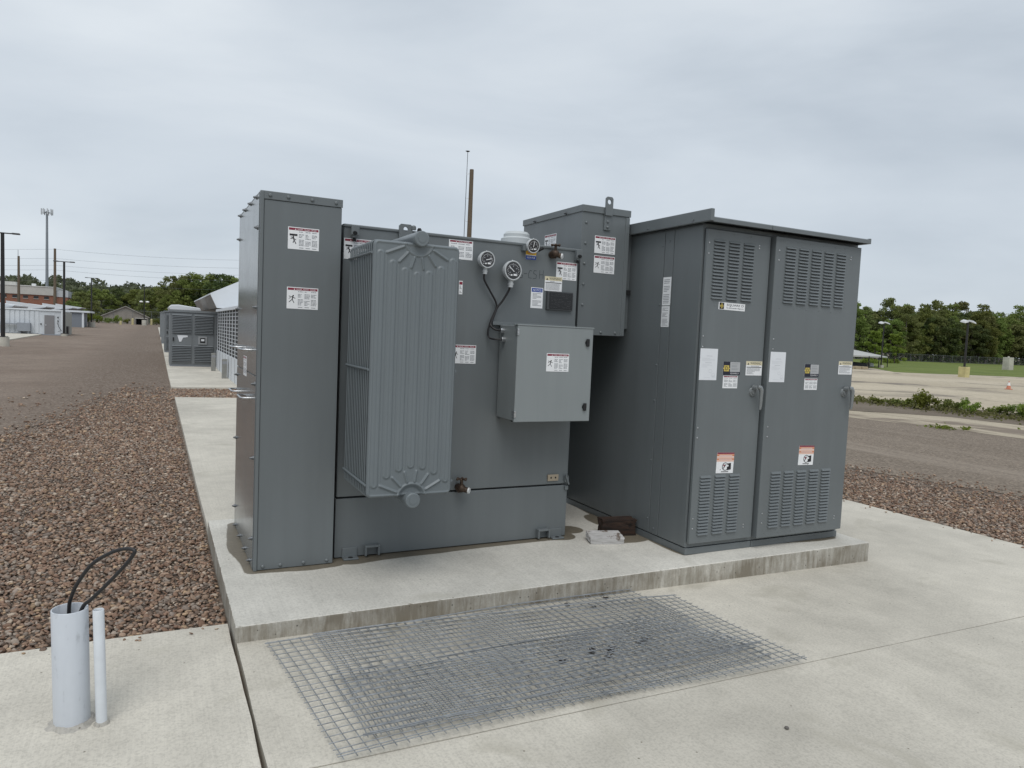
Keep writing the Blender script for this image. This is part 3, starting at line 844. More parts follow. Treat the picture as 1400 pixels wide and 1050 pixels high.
for z in (2.088, 0.614):
    m = MB(); m.cyl((RC, RY - 0.034, z), (RC, YT0 + 0.01, z), 0.044, n=32); m.cyl((RC, RY - 0.040, z), (RC, RY - 0.034, z), 0.039, 0.044, n=32); m.cyl((RC, RY - 0.042, z), (RC, RY - 0.0395, z), 0.022, n=24)
    h_ = m.build('header_pipe', RADG, rad)
m = MB(); m.cyl((RC + 0.012, RY + 0.05, 2.128), (RC + 0.012, RY + 0.05, 2.150), 0.013, n=6); m.cyl((RC + 0.012, RY + 0.05, 2.148), (RC + 0.012, RY + 0.05, 2.156), 0.009, n=12); m.build('vent_plug', DARK, rad)

# labels on the tank
FT = Plane('F', YT0)
label(tr, 'warning_label', FT, 0.675, 2.006, 0.172, 0.128, 'crush')
label(tr, 'warning_label', FT, 1.369, 2.068, 0.173, 0.126, 'text_danger')
label(tr, 'warning_label', FT, 1.452, 1.836, 0.026, 0.09, 'small_tag')
label(tr, 'warning_label', FT, 1.415, 1.371, 0.180, 0.126, 'shock')
label(tr, 'warning_label', FT, 2.196, 1.991, 0.170, 0.126, 'crush')
label(tr, 'warning_label', Plane('F', YT0 - 0.0022), 2.105, 1.904, 0.142, 0.103, 'warning')
label(tr, 'notice_label', FT, 2.000, 1.776, 0.096, 0.145, 'notice')
label(tr, 'oil_tag', FT, 1.945, 2.112, 0.082, 0.062, 'oil_tag')
# data plate
m = MB(); m.box(2.122, 2.334, YT0 - 0.022, YT0, 1.770, 1.902, 0); m.box(2.139, 2.328, YT0 - 0.0245, YT0 - 0.02, 1.779, 1.894, 1)
rg = random.Random(4)
for r_ in range(9):
    x = 2.15
    while x < 2.31:
        q = min(2.315, x + rg.uniform(0.008, 0.03))
        if rg.random() < 0.72: m._add([(x, YT0 - 0.0249, 1.788 + r_ * 0.0115), (q, YT0 - 0.0249, 1.788 + r_ * 0.0115), (q, YT0 - 0.0249, 1.7915 + r_ * 0.0115), (x, YT0 - 0.0249, 1.7915 + r_ * 0.0115)], [(0, 1, 2, 3)], 2)
        x = q + 0.006
m.build('data_plate', [flat('plate_frame', (0.05, 0.053, 0.056), 0.4), flat('plate_black', (0.008, 0.008, 0.009), 0.18), flat('plate_print', (0.045, 0.045, 0.048), 0.4)], tr, 0.0015)
# hand lettering on the tank
def strokes(sets, x0, z0, w, h, t=0.0032):
    m = MB()
    for s_ in sets:
        for (a, b), (c, d_) in zip(s_, s_[1:]):
            p = Vector((x0 + a * w, z0 + b * h, 0)); q = Vector((x0 + c * w, z0 + d_ * h, 0)); dv = (q - p).normalized(); nn = Vector((-dv.y, dv.x, 0)) * t / 2
            p -= dv * t * 0.3; q += dv * t * 0.3
            m._add([(k.x, YT0 - 0.0008, k.y) for k in (p - nn, q - nn, q + nn, p + nn)], [(0, 1, 2, 3)])
    return m
strokes([[(0.06, 0.75), (0.0, 0.3), (0.02, 0.05), (0.10, 0.05), (0.12, 0.3), (0.05, 0.42), (0.0, 0.3)], [(0.18, 0.5), (0.30, 0.55)],
         [(0.50, 0.85), (0.42, 0.9), (0.36, 0.5), (0.38, 0.1), (0.50, 0.08)], [(0.70, 0.9), (0.60, 0.92), (0.57, 0.62), (0.70, 0.45), (0.69, 0.12), (0.56, 0.05)],
         [(0.84, 1.0), (0.83, 0.1)], [(0.99, 1.0), (0.985, 0.15)], [(0.84, 0.52), (0.985, 0.55)]], 1.905, 1.978, 0.188, 0.066).build('hand_lettering', flat('marker_ink', (0.028, 0.032, 0.034), 0.5), tr)

# dial gauges
def gauge(x, z, r, depth, yaw=0.0, needle=130, y=YT0, stem=True, pitch=0.0):
    e_ = bpy.data.objects.new('gauge', None); COL.objects.link(e_); e_.parent = tr; e_.location = Vector((x, y, z)) - tr.location; e_.rotation_euler = (pitch, 0, yaw)
    def put(mb, nm, mats): 
        o = bpy.data.objects.new(nm, mb.mesh(nm, mats)); COL.objects.link(o); o.parent = e_
    m = MB(); m.cyl((0, 0.004, 0), (0, -depth * 0.5, 0), r * 0.35, n=16); m.cyl((0, -depth * 0.45, 0), (0, -depth * 0.72, 0), r * 0.9, r * 1.0, n=32); m.cyl((0, -depth * 0.72, 0), (0, -depth * 0.98, 0), r * 1.05, n=32)
    m.cyl((0, -depth * 0.80, r), (0, -depth * 0.80, r * 1.14), r * 0.1, r * 0.05, n=8)
    put(m, 'case', GLASSW)
    m = MB()
    n_ = 32; ya, yb = -depth * 0.98, -depth
    o = [(r * 1.06 * math.cos(6.28318 * k / n_), r * 1.06 * math.sin(6.28318 * k / n_)) for k in range(n_)]; i_ = [(a * 0.86, b * 0.86) for a, b in o]
    vs = [(a, ya, b) for a, b in o] + [(a, yb, b) for a, b in o] + [(a, yb, b) for a, b in i_] + [(a, ya, b) for a, b in i_]
    fs = []
    for q in range(3):
        fs += [(q * n_ + k, q * n_ + (k + 1) % n_, (q + 1) * n_ + (k + 1) % n_, (q + 1) * n_ + k) for k in range(n_)]
    m._add(vs, fs, 0, True); put(m, 'bezel', GLASSW)
    m = MB(); yd = ya - 0.0006
    m._add([(a, yd, b) for a, b in i_], [tuple(range(n_))], 0)
    rr = r * 0.9
    def tick(a, r0, r1, t, mi):
        d_ = Vector((math.sin(R(a)), 0, math.cos(R(a)))); nn = Vector((d_.z, 0, -d_.x)) * t / 2
        m._add([tuple(k + Vector((0, yd - 0.0005, 0))) for k in (d_ * r0 - nn, d_ * r1 - nn, d_ * r1 + nn, d_ * r0 + nn)], [(0, 1, 2, 3)], mi)
    for k in range(19): tick(-135 + k * 15, rr * 0.68, rr * (0.86 if k % 3 == 0 else 0.80), 0.0022, 1)
    for k in range(5): tick(-120 + k * 60, rr * 0.42, rr * 0.6, 0.007, 2)
    tick(needle, -rr * 0.2, rr * 0.72, 0.0045, 1)
    for a, b, c, d_ in ((-0.35, -0.62, -0.1, -0.45), (0.05, -0.6, 0.5, -0.38)):
        m._add([(a * rr, yd - 0.0006, b * rr), (c * rr, yd - 0.0006, b * rr), (c * rr, yd - 0.0006, d_ * rr), (a * rr, yd - 0.0006, d_ * rr)], [(0, 1, 2, 3)], 1)
    put(m, 'dial', [DIAL, WHITE, INK])
    if stem:
        m = MB(); m.cyl((-0.002, -depth * 0.75, -r * 1.0), (-0.002, -depth * 0.72, -r * 1.75), r * 0.27, n=12); m.cyl((-0.002, -depth * 0.72, -r * 1.3), (-0.002, -depth * 0.72, -r * 1.5), r * 0.33, n=6); put(m, 'cable_gland', GLASSW)
    return e_
gauge(1.606, 2.073, 0.054, 0.095, 0.06, 75)
gauge(1.800, 2.016, 0.064, 0.095, 0.08, -50)
gauge(1.968, 2.207, 0.047, 0.065, 0.05, 10, stem=False, pitch=0.12)
m = MB(); m.box(1.905, 1.935, YT0 - 0.04, YT0, 2.165, 2.20); m.build('gauge_fitting', [GREY], tr, 0.003)
m = MB(); m.cyl((2.02, YT0 - 0.04, 2.175), (2.055, YT0 - 0.05, 2.195), 0.011, n=8); m.build('gauge_fitting', [DARK], tr)
# gauge cables running down to the control box
m = MB()
def spline(ps, n=8):
    ps = [Vector(p) for p in ps]; out = []
    for i in range(len(ps) - 1):
        p0, p1, p2, p3 = ps[max(i - 1, 0)], ps[i], ps[i + 1], ps[min(i + 2, len(ps) - 1)]
        for k in range(n):
            t = k / n; out.append(0.5 * ((2 * p1) + (p2 - p0) * t + (2 * p0 - 5 * p1 + 4 * p2 - p3) * t * t + (3 * p1 - p0 - 3 * p2 + p3) * t ** 3))
    return out + [ps[-1]]
c1 = spline([(1.604, YT0 - 0.068, 1.98), (1.61, YT0 - 0.06, 1.94), (1.665, YT0 - 0.04, 1.87), (1.715, YT0 - 0.03, 1.80), (1.722, YT0 - 0.025, 1.755), (1.69, YT0 - 0.025, 1.68), (1.668, YT0 - 0.025, 1.60), (1.675, YT0 - 0.035, 1.555), (1.70, YT0 - 0.08, 1.545), (1.757, YT0 - 0.10, 1.545)])
m.tube(c1, 0.0065, 8); m.build('gauge_cable', RUBBER, tr)
m = MB()
c2 = spline([(1.797, YT0 - 0.068, 1.905), (1.795, YT0 - 0.06, 1.88), (1.762, YT0 - 0.04, 1.81), (1.728, YT0 - 0.028, 1.76), (1.70, YT0 - 0.03, 1.69), (1.682, YT0 - 0.035, 1.64), (1.70, YT0 - 0.07, 1.612), (1.757, YT0 - 0.08, 1.605)])
m.tube(c2, 0.0078, 8); m.build('gauge_cable', RUBBER, tr)
# sampling valve, drain valve, ground pad, hold-down clips
def valve(x, z, s, wheel=True):
    m = MB(); y = YT0
    m.cyl((x, y + 0.005, z), (x, y - 0.055 * s, z), 0.026 * s, n=14); m.cyl((x, y - 0.03 * s, z), (x, y - 0.045 * s, z), 0.034 * s, n=6)
    m.sphere((x, y - 0.06 * s, z + 0.004), 0.030 * s, 1.0); m.cyl((x, y - 0.06 * s, z), (x, y - 0.06 * s, z + 0.062 * s), 0.013 * s, 0.010 * s, n=10)
    m.cyl((x, y - 0.06 * s, z), (x + 0.045 * s, y - 0.075 * s, z - 0.012 * s), 0.019 * s, n=12)
    b = m.build('valve', BRASS, tr)
    m = MB()
    for k in range(6):
        a = 6.28318 * k / 6; p = (x + 0.032 * s * math.cos(a), y - 0.06 * s + 0.032 * s * math.sin(a), z + 0.066 * s); m.cyl((x, y - 0.06 * s, z + 0.066 * s), p, 0.006 * s, n=6); m.sphere(p, 0.009 * s, 1.0, 8, 6)
    m.build('hand_wheel', BRASS, b)
    m = MB(); m.cyl((x + 0.045 * s, y - 0.075 * s, z - 0.012 * s), (x + 0.052 * s, y - 0.082 * s, z - 0.013 * s), 0.021 * s, 0.019 * s, n=14); m.build('valve_cap', flat('valve_cap_white', (0.7, 0.71, 0.71), 0.35), b)
valve(1.502, 0.522, 1.0); valve(2.150, 2.160, 0.95)
m = MB(); m.box(2.202, 2.292, YT0 - 0.012, YT0, 0.527, 0.575); g_ = m.build('ground_pad', flat('nickel_pad', (0.42, 0.36, 0.28), 0.35, 0.6), tr, 0.002)
for x in (2.229, 2.266):
    m = MB(); m.cyl((x, YT0 - 0.0118, 0.551), (x, YT0 - 0.0128, 0.551), 0.007, n=10); m.build('pad_hole', DARK, g_)
m = MB(); m.cyl((2.357, YT0 + 0.005, 0.555), (2.357, YT0 - 0.022, 0.555), 0.012, n=10); m.box(2.342, 2.375, YT0 - 0.022, YT0, 0.515, 0.56); m.cyl((2.37, YT0 - 0.03, 0.50), (2.345, YT0 - 0.03, 0.57), 0.008, n=8); m.box(2.350, 2.378, YT0 - 0.016, YT0, 0.455, 0.485); m.build('tie_clip', GREY, tr, 0.002)
for x0, sg in ((0.714, 1), (2.241, 1)):
    m = MB(); m.box(x0, x0 + 0.098, YT0 - 0.010, YT0, H + 0.003, 0.170); m.box(x0, x0 + 0.098, YT0 - 0.060, YT0, H + 0.0, H + 0.012); b = m.build('hold_down_bracket', GREY, tr, 0.004)
    m = MB(); m.cyl((x0 + 0.049, YT0 - 0.037, H + 0.0125), (x0 + 0.049, YT0 - 0.037, H + 0.0135), 0.016, n=14); m.build('bracket_slot', DARK, b)
for x0 in (0.856, 2.128):
    m = MB(); m.box(x0, x0 + 0.098, YT0 - 0.045, YT0, 0.166, 0.180); m.box(x0, x0 + 0.012, YT0 - 0.045, YT0, H + 0.012, 0.166); m.box(x0 + 0.086, x0 + 0.098, YT0 - 0.045, YT0, H + 0.012, 0.166); m.build('jacking_step', GREY, tr, 0.003)
# pressure relief dome on the lid
m = MB(); m.cyl((2.128, 1.4, ZT1), (2.128, 1.4, 2.318), 0.122, n=36); m.cyl((2.128, 1.4, 2.318), (2.128, 1.4, 2.330), 0.122, 0.104, n=36); m.cyl((2.128, 1.4, 2.330), (2.128, 1.4, 2.352), 0.102, n=36); m.cyl((2.128, 1.4, 2.352), (2.128, 1.4, 2.372), 0.102, 0.085, n=36)
m.build('relief_cover', flat('relief_cover_white', (0.50, 0.53, 0.54), 0.5), tr)
# control box
BX0, BX1, BZ0, BZ1, BY = 1.7555, 2.343, 1.004, 1.650, 0.575
cb = bpy.data.objects.new('control_box', None); COL.objects.link(cb); cb.parent = tr; cb.location = Vector((2.05, 0.75, BZ0)) - tr.location
m = MB(); m.box(BX0 + 0.004, BX1 - 0.004, BY + 0.022, YT0 - 0.022, BZ0 + 0.006, BZ1 - 0.006); m.build('box_body', BOXG, cb, 0.004)
m = MB(); m.box(BX0, BX1, BY, BY + 0.020, BZ0, BZ1 - 0.006); m.build('box_door', BOXG, cb, 0.004)
m = MB(); m.box(BX0 - 0.055, BX1 + 0.02, YT0 - 0.030, YT0 - 0.001, BZ1 - 0.008, BZ1 + 0.016); m.build('mounting_rail', GREY, cb, 0.002)
m = MB(); m.box(BX0 + 0.03, BX1 - 0.03, YT0 - 0.024, YT0 - 0.001, BZ0 - 0.012, BZ0 + 0.05); m.build('mounting_rail', GREY, cb, 0.002)
m = MB(); m.box(BX0 - 0.004, BX1 + 0.004, BY - 0.003, BY + 0.05, BZ1 - 0.006, BZ1 + 0.003); m.build('drip_rail', BOXG, cb, 0.0015)
for z in (1.548, 1.104):
    m = MB(); m.cyl((2.296, BY + 0.002, z), (2.296, BY - 0.006, z), 0.017, n=16); m.box(2.283, 2.309, BY - 0.014, BY - 0.005, z - 0.026, z + 0.026); m.build('door_latch', flat('latch_black', (0.012, 0.012, 0.013), 0.35), cb, 0.004)
for z in (1.60, 1.057):
    m = MB(); m.box(BX0 - 0.003, BX0 + 0.012, BY - 0.004, BY + 0.03, z - 0.022, z + 0.022); m.cyl((BX0 + 0.004, BY - 0.004, z - 0.01), (BX0 + 0.004, BY - 0.008, z - 0.01), 0.006, n=8); m.cyl((BX0 + 0.004, BY - 0.004, z + 0.012), (BX0 + 0.004, BY - 0.008, z + 0.012), 0.006, n=8); m.build('hinge', STEEL, cb, 0.002)
for y, z in ((YT0 - 0.10, 1.545), (YT0 - 0.08, 1.605)):
    m = MB(); m.cyl((BX0 + 0.005, y, z), (BX0 - 0.022, y, z), 0.019, n=14); m.cyl((BX0 - 0.012, y, z), (BX0 - 0.018, y, z), 0.024, n=6); m.build('cable_gland', STEEL, cb)
for x in (1.82, 1.96):
    m = MB(); m.cyl((x, 0.72, BZ0 + 0.006), (x, 0.72, BZ0 - 0.014), 0.014, n=10); m.build('bottom_plug', DARK, cb)
label(cb, 'warning_label', Plane('F', BY), 1.981, 1.345, 0.174, 0.122, 'shock')

# ------------------------------------------------------------------ throat enclosure between tank and switchgear
HX0, HX1, HY0, HY1, HZ0, HZ1 = 2.439, 2.856, 0.952, 1.895, 1.605, 2.556
th = empty('throat_enclosure', (2.65, 1.42, HZ0), 'grey bolted steel throat box high between the transformer and the switchgear', 'enclosure')
m = MB(); m.box(HX0, HX1, HY0, HY1, HZ0, HZ1 - 0.006); m.build('enclosure_body', GREY, th, 0.003)
m = MB(); m.box(HX0 - 0.008, HX1 + 0.010, HY0 - 0.010, HY1 + 0.008, HZ1 - 0.046, HZ1 + 0.004); m.build('cap', GREY, th, 0.003)
m = MB(); m.box(HX1 - 0.03, HX1 + 0.004, HY0 - 0.006, HY0 + 0.01, HZ0 + 0.004, HZ1 - 0.05); m.build('edge_strip', GREY, th, 0.002)
m = MB(); m.box(HX1 + 0.002, 2.944, HY0 + 0.075, HY1 - 0.05, HZ0 + 0.06, HZ1 - 0.08); m.build('side_collar', GREY, th, 0.003)
m = MB(); m.box(XT1 + 0.004, HX0 + 0.002, HY0 + 0.05, HY1 - 0.05, HZ0 + 0.04, 2.12); m.build('tank_collar', DARK, th)
m = MB(); m.box(XT1 + 0.002, 2.94, 1.80, 1.815, 0.16, HZ0 + 0.05); m.build('gap_light_blocker', GREY, th)  # added plate closing the back of the gap to keep light out
m = MB(); m.box(HX1 + 0.008, 2.95, HY0 + 0.05, HY0 + 0.07, 1.93, 1.965); m.build('support_ledge', DARK, th)
lg = lug(th, 2.655, HY0 - 0.026, 2.50, 2.637, 0.064, 2.600, 0.018, 0.012)
m = MB(); m.box(2.625, 2.685, HY0 - 0.012, HY0, 2.392, 2.51); b = m.build('lug_base', GREY, th, 0.002)
for z in (2.455, 2.415): inst('bolt', BOLT, th, (2.655, HY0 - 0.012, z))
for x, z in ((2.474, 2.433), (2.474, 2.282), (2.474, 2.132), (2.474, 1.980), (2.474, 1.827), (2.52, 1.63), (2.65, 1.628), (2.78, 1.628)): inst('bolt', BOLT, th, (x, HY0, z))
for y in (1.68, 1.18): inst('stud', STUD, th, (HX0 - 0.008, y, 2.522))
for z in (2.292, 2.14):
    m = MB(); m.cyl((HX1 + 0.02, HY0 + 0.072, z), (HX1 + 0.02, HY0 + 0.04, z), 0.007, n=8); m.build('flange_bolt', STEEL, th)
FH = Plane('F', HY0)
label(th, 'warning_label', FH, 2.556, 2.218, 0.184, 0.128, 'crush')
label(th, 'warning_label', FH, 2.558, 2.072, 0.184, 0.128, 'shock')
label(th, 'warning_label', Plane('L', HX0), -1.512, 2.262, 0.185, 0.128, 'crush')

# ------------------------------------------------------------------ switchgear
SX0, SX1, SY0, SY1, SZ1 = 2.947, 4.468, 0.202, 1.90, 2.392
sw = empty('switchgear', (3.70, 1.05, H), 'two door grey outdoor switchgear with flat overhanging roof and louvred doors', 'switchgear')
m = MB(); m.box(SX0, SX1, SY0 + 0.004, SY1, H + 0.052, SZ1); m.build('switchgear_body', GREY, sw, 0.003)
m = MB(); m.box(SX0 - 0.003, 3.556, SY0 - 0.002, SY1 + 0.002, H, H + 0.048); m.build('base_channel', GREY, sw, 0.003)
m = MB(); m.box(3.560, SX1 + 0.003, SY0 - 0.002, SY1 + 0.002, H, H + 0.048); m.build('base_channel', GREY, sw, 0.003)
m = MB(); m.box(SX0 + 0.02, SX1 - 0.02, SY0 + 0.02, SY1 - 0.02, H + 0.046, H + 0.054); m.build('base_gap', DARK, sw)
for y0, y1 in ((SY0 + 0.006, 0.502), (0.508, 0.606), (0.612, SY1 - 0.01)):
    m = MB(); m.box(SX0 - 0.006, SX0, y0, y1, H + 0.056, SZ1 - 0.012); m.build('side_panel', GREY, sw, 0.002)
SL = bolt_mesh(0.007, 0.006, GREY)
for z in (2.272, 1.406, 1.144, 0.259, 1.85, 0.70):
    inst('screw', SL, sw, (SX0 - 0.006, 0.63, z), (0, 0, -math.pi / 2))
for z in (2.30, 0.20): inst('screw', SL, sw, (SX0 - 0.006, 0.555, z), (0, 0, -math.pi / 2))
LS = Plane('L', SX0 - 0.006)
label(sw, 'rating_label', LS, -0.604, 1.842, 0.090, 0.203, 'strip')
label(sw, 'rating_label', LS, -0.604, 1.686, 0.088, 0.150, 'strip', rs=3)
# roof
rfz = 2.392
rf = bpy.data.objects.new('roof', None); COL.objects.link(rf); rf.parent = sw; rf.location = Vector((3.7, 1.0, rfz)) - sw.location
for x0, x1 in ((2.915, 3.448), (3.452, 4.455)):
    m = MB()
    y0, y1 = 0.085, 1.96
    m.prism([(x0, y0, 2.383), (x0, y0 + 0.006, 2.383), (x0, y0 + 0.012, 2.404), (x0, y1, 2.398), (x0, y1, 2.412), (x0, y0 + 0.02, 2.420), (x0, y0, 2.412)], (x1 - x0, 0, 0))
    m.build('roof_panel', GREY, rf, 0.002)
m = MB(); m.box(2.884, 2.914, 0.074, 1.965, 2.386, 2.466); m.build('end_fascia', GREY, rf, 0.004)
m = MB(); m.box(4.456, 4.474, 0.09, 1.965, 2.384, 2.424); m.build('end_fascia', GREY, rf, 0.003)
for y in (0.25, 0.75, 1.3):
    m = MB(); m.cyl((2.885, y, 2.408), (2.878, y, 2.408), 0.008, n=8); m.build('screw', GREY, rf)
m = MB(); m.box(SX0 + 0.002, SX1 - 0.002, SY0 - 0.006, SY0 + 0.004, 2.358, 2.384); m.build('header_strip', GREY, sw, 0.002)
# louvre
m = MB()
lw, lh, ld = 0.0500, 0.0165, 0.0125
vs = [(-lw, 0.001, lh / 2), (lw, 0.001, lh / 2), (-lw + 0.004, -ld * 0.55, lh * 0.22), (lw - 0.004, -ld * 0.55, lh * 0.22), (-lw + 0.006, -ld, -lh / 2), (lw - 0.006, -ld, -lh / 2), (-lw, 0.001, -lh / 2), (lw, 0.001, -lh / 2)]
m._add(vs, [(0, 2, 3, 1), (2, 4, 5, 3), (0, 6, 4, 2), (1, 3, 5, 7)], 0)
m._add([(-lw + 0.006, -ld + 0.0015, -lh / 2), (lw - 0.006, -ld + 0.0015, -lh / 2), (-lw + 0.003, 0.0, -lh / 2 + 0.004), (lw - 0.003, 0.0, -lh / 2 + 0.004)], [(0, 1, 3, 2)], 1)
m._add([(-lw, -0.0006, -lh / 2 - 0.003), (lw, -0.0006, -lh / 2 - 0.003), (lw, -0.0006, -lh / 2 + 0.004), (-lw, -0.0006, -lh / 2 + 0.004)], [(0, 1, 2, 3)], 1)  # dark faces painted in for the shade in the louvre opening
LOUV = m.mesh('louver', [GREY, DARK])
def louvers(parent, y, xs_, z0, z1, n, skip=0):
    for k, x in enumerate(xs_):
        for r_ in range(n):
            inst('louver', LOUV, parent, (x, y, z1 - (z1 - z0) * (r_ + 0.5) / n))
def handle(parent, x, z, y):
    m = MB(); m.cyl((x, y, z - 0.012), (x, y - 0.012, z - 0.012), 0.034, 0.030, n=20); m.cyl((x, y - 0.012, z - 0.012), (x, y - 0.02, z - 0.012), 0.018, n=14)
    m.cyl((x + 0.002, y - 0.01, z + 0.018), (x + 0.004, y - 0.048, z + 0.020), 0.020, 0.017, n=14)
    m.tube([(x + 0.004, y - 0.045, z + 0.026), (x + 0.022, y - 0.052, z + 0.024), (x + 0.034, y - 0.052, z + 0.004), (x + 0.037, y - 0.050, z - 0.05), (x + 0.038, y - 0.048, z - 0.105), (x + 0.036, y - 0.046, z - 0.135)], [0.014, 0.016, 0.0155, 0.013, 0.012, 0.009], 12)
    return m.build('door_handle', flat('handle_grey', (0.25, 0.265, 0.27), 0.33, 0.4), parent)
def door(x0, x1, z0, z1, yf, name_lab):
    e_ = bpy.data.objects.new('door', None); COL.objects.link(e_); e_.parent = sw; e_.location = Vector(((x0 + x1) / 2, yf, z0)) - sw.location
    if name_lab: e_['label'] = name_lab
    m = MB(); m.box(x0, x1, yf, SY0 - 0.008, z0, z1); m.build('door_panel', GREY, e_, 0.004)
    m = MB(); m.box(x0 + 0.012, x1 - 0.012, SY0 - 0.0085, SY0 + 0.002, z0 + 0.01, z1 - 0.01); m.build('door_gap_shade', DARK, e_)  # dark backing put in for the shadow line round the door
    return e_
YL, YR = 0.170, 0.138
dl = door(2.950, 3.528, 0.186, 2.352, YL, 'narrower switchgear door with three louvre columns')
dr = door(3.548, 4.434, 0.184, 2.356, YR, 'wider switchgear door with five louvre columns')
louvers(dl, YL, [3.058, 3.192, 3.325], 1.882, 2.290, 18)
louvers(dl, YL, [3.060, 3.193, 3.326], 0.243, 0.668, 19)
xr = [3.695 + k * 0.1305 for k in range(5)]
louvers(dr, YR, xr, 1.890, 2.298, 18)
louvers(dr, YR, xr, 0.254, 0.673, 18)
FL, FR = Plane('F', YL), Plane('F', YR)
label(dl, 'maker_sign', FL, 3.082, 1.817, 0.240, 0.050, 'maker_sign', -0.012)
label(dl, 'paper_notice', FL, 2.948, 1.329, 0.154, 0.216, 'paper')
label(dl, 'maker_plate', FL, 3.158, 1.367, 0.157, 0.093, 'maker_plate')
label(dl, 'danger_label', FL, 3.163, 1.274, 0.134, 0.088, 'text_danger')
label(dl, 'warning_label', FL, 3.369, 1.367, 0.152, 0.101, 'warning')
label(dl, 'arc_flash_label', FL, 3.151, 0.676, 0.158, 0.146, 'arc_warning', -0.03)
label(dr, 'paper_notice', FR, 3.565, 1.324, 0.150, 0.217, 'paper')
label(dr, 'maker_plate', FR, 3.915, 1.367, 0.150, 0.093, 'maker_plate')
label(dr, 'danger_label', FR, 3.922, 1.270, 0.134, 0.084, 'text_danger')
label(dr, 'warning_label', FR, 4.275, 1.390, 0.149, 0.100, 'warning')
label(dr, 'arc_flash_label', FR, 3.916, 0.708, 0.156, 0.146, 'arc_warning', -0.03)
handle(dl, 3.445, 1.262, YL); handle(dr, 4.352, 1.262, YR)
for x, z in ((2.968, 2.258), (2.968, 2.187), (3.422, 2.279), (3.422, 2.261), (2.963, 1.628), (2.963, 1.557), (2.965, 1.0), (2.965, 0.931), (2.971, 0.366), (2.971, 0.295), (3.442, 0.289), (3.442, 0.269)): inst('rivet', RIVET, dl, (x, YL, z))
for x, z in ((3.583, 2.260), (3.583, 2.191), (4.322, 2.275), (4.322, 2.257), (3.583, 1.632), (3.583, 1.561), (3.585, 1.0), (3.585, 0.929), (3.588, 0.365), (3.588, 0.295), (4.348, 0.292), (4.348, 0.272)): inst('rivet', RIVET, dr, (x, YR, z))
GRIV = bolt_mesh(0.004, 0.0025, GREY)
for x in (3.05, 3.19, 3.34):
    for z in (2.332, 1.84, 0.70): inst('stud_mark', GRIV, dl, (x, YL, z))
for x in (3.62, 3.76, 3.89, 4.02, 4.15, 4.25):
    for z in (2.330, 1.855, 0.71, 0.215): inst('stud_mark', GRIV, dr, (x, YR, z))

# ------------------------------------------------------------------ loose gravel
def stone_mat():
    m, n, b = newmat('gravel_stone')
    a = node(n, 'ShaderNodeAttribute', attribute_name='tint')
    nz = noise(n, 90, 4, 0.6, objvec(n))
    col = mixc(n, a.outputs['Color'], ramp(n, nz.outputs['Fac'], [(0.3, 0.65), (0.7, 1.3)]).outputs['Color'], 0.7, 'MULTIPLY')
    n.links.new(col, b.inputs['Base Color'])
    b.inputs['Roughness'].default_value = 0.8
    b.inputs['Specular IOR Level'].default_value = 0.3
    return m
STONE = stone_mat()
def ico(sub):
    bm = bmesh.new(); bmesh.ops.create_icosphere(bm, subdivisions=sub, radius=1.0)
    V = np.array([v.co[:] for v in bm.verts]); F = np.array([[v.index for v in f.verts] for f in bm.faces]); bm.free(); return V, F
PAL = np.array([(0.150, 0.092, 0.066), (0.185, 0.125, 0.092), (0.240, 0.178, 0.140), (0.105, 0.076, 0.062), (0.150, 0.130, 0.118), (0.230, 0.205, 0.186), (0.36, 0.315, 0.27), (0.29, 0.215, 0.145), (0.19, 0.165, 0.152)])
PW = np.array([0.2, 0.2, 0.17, 0.09, 0.1, 0.09, 0.045, 0.045, 0.06])
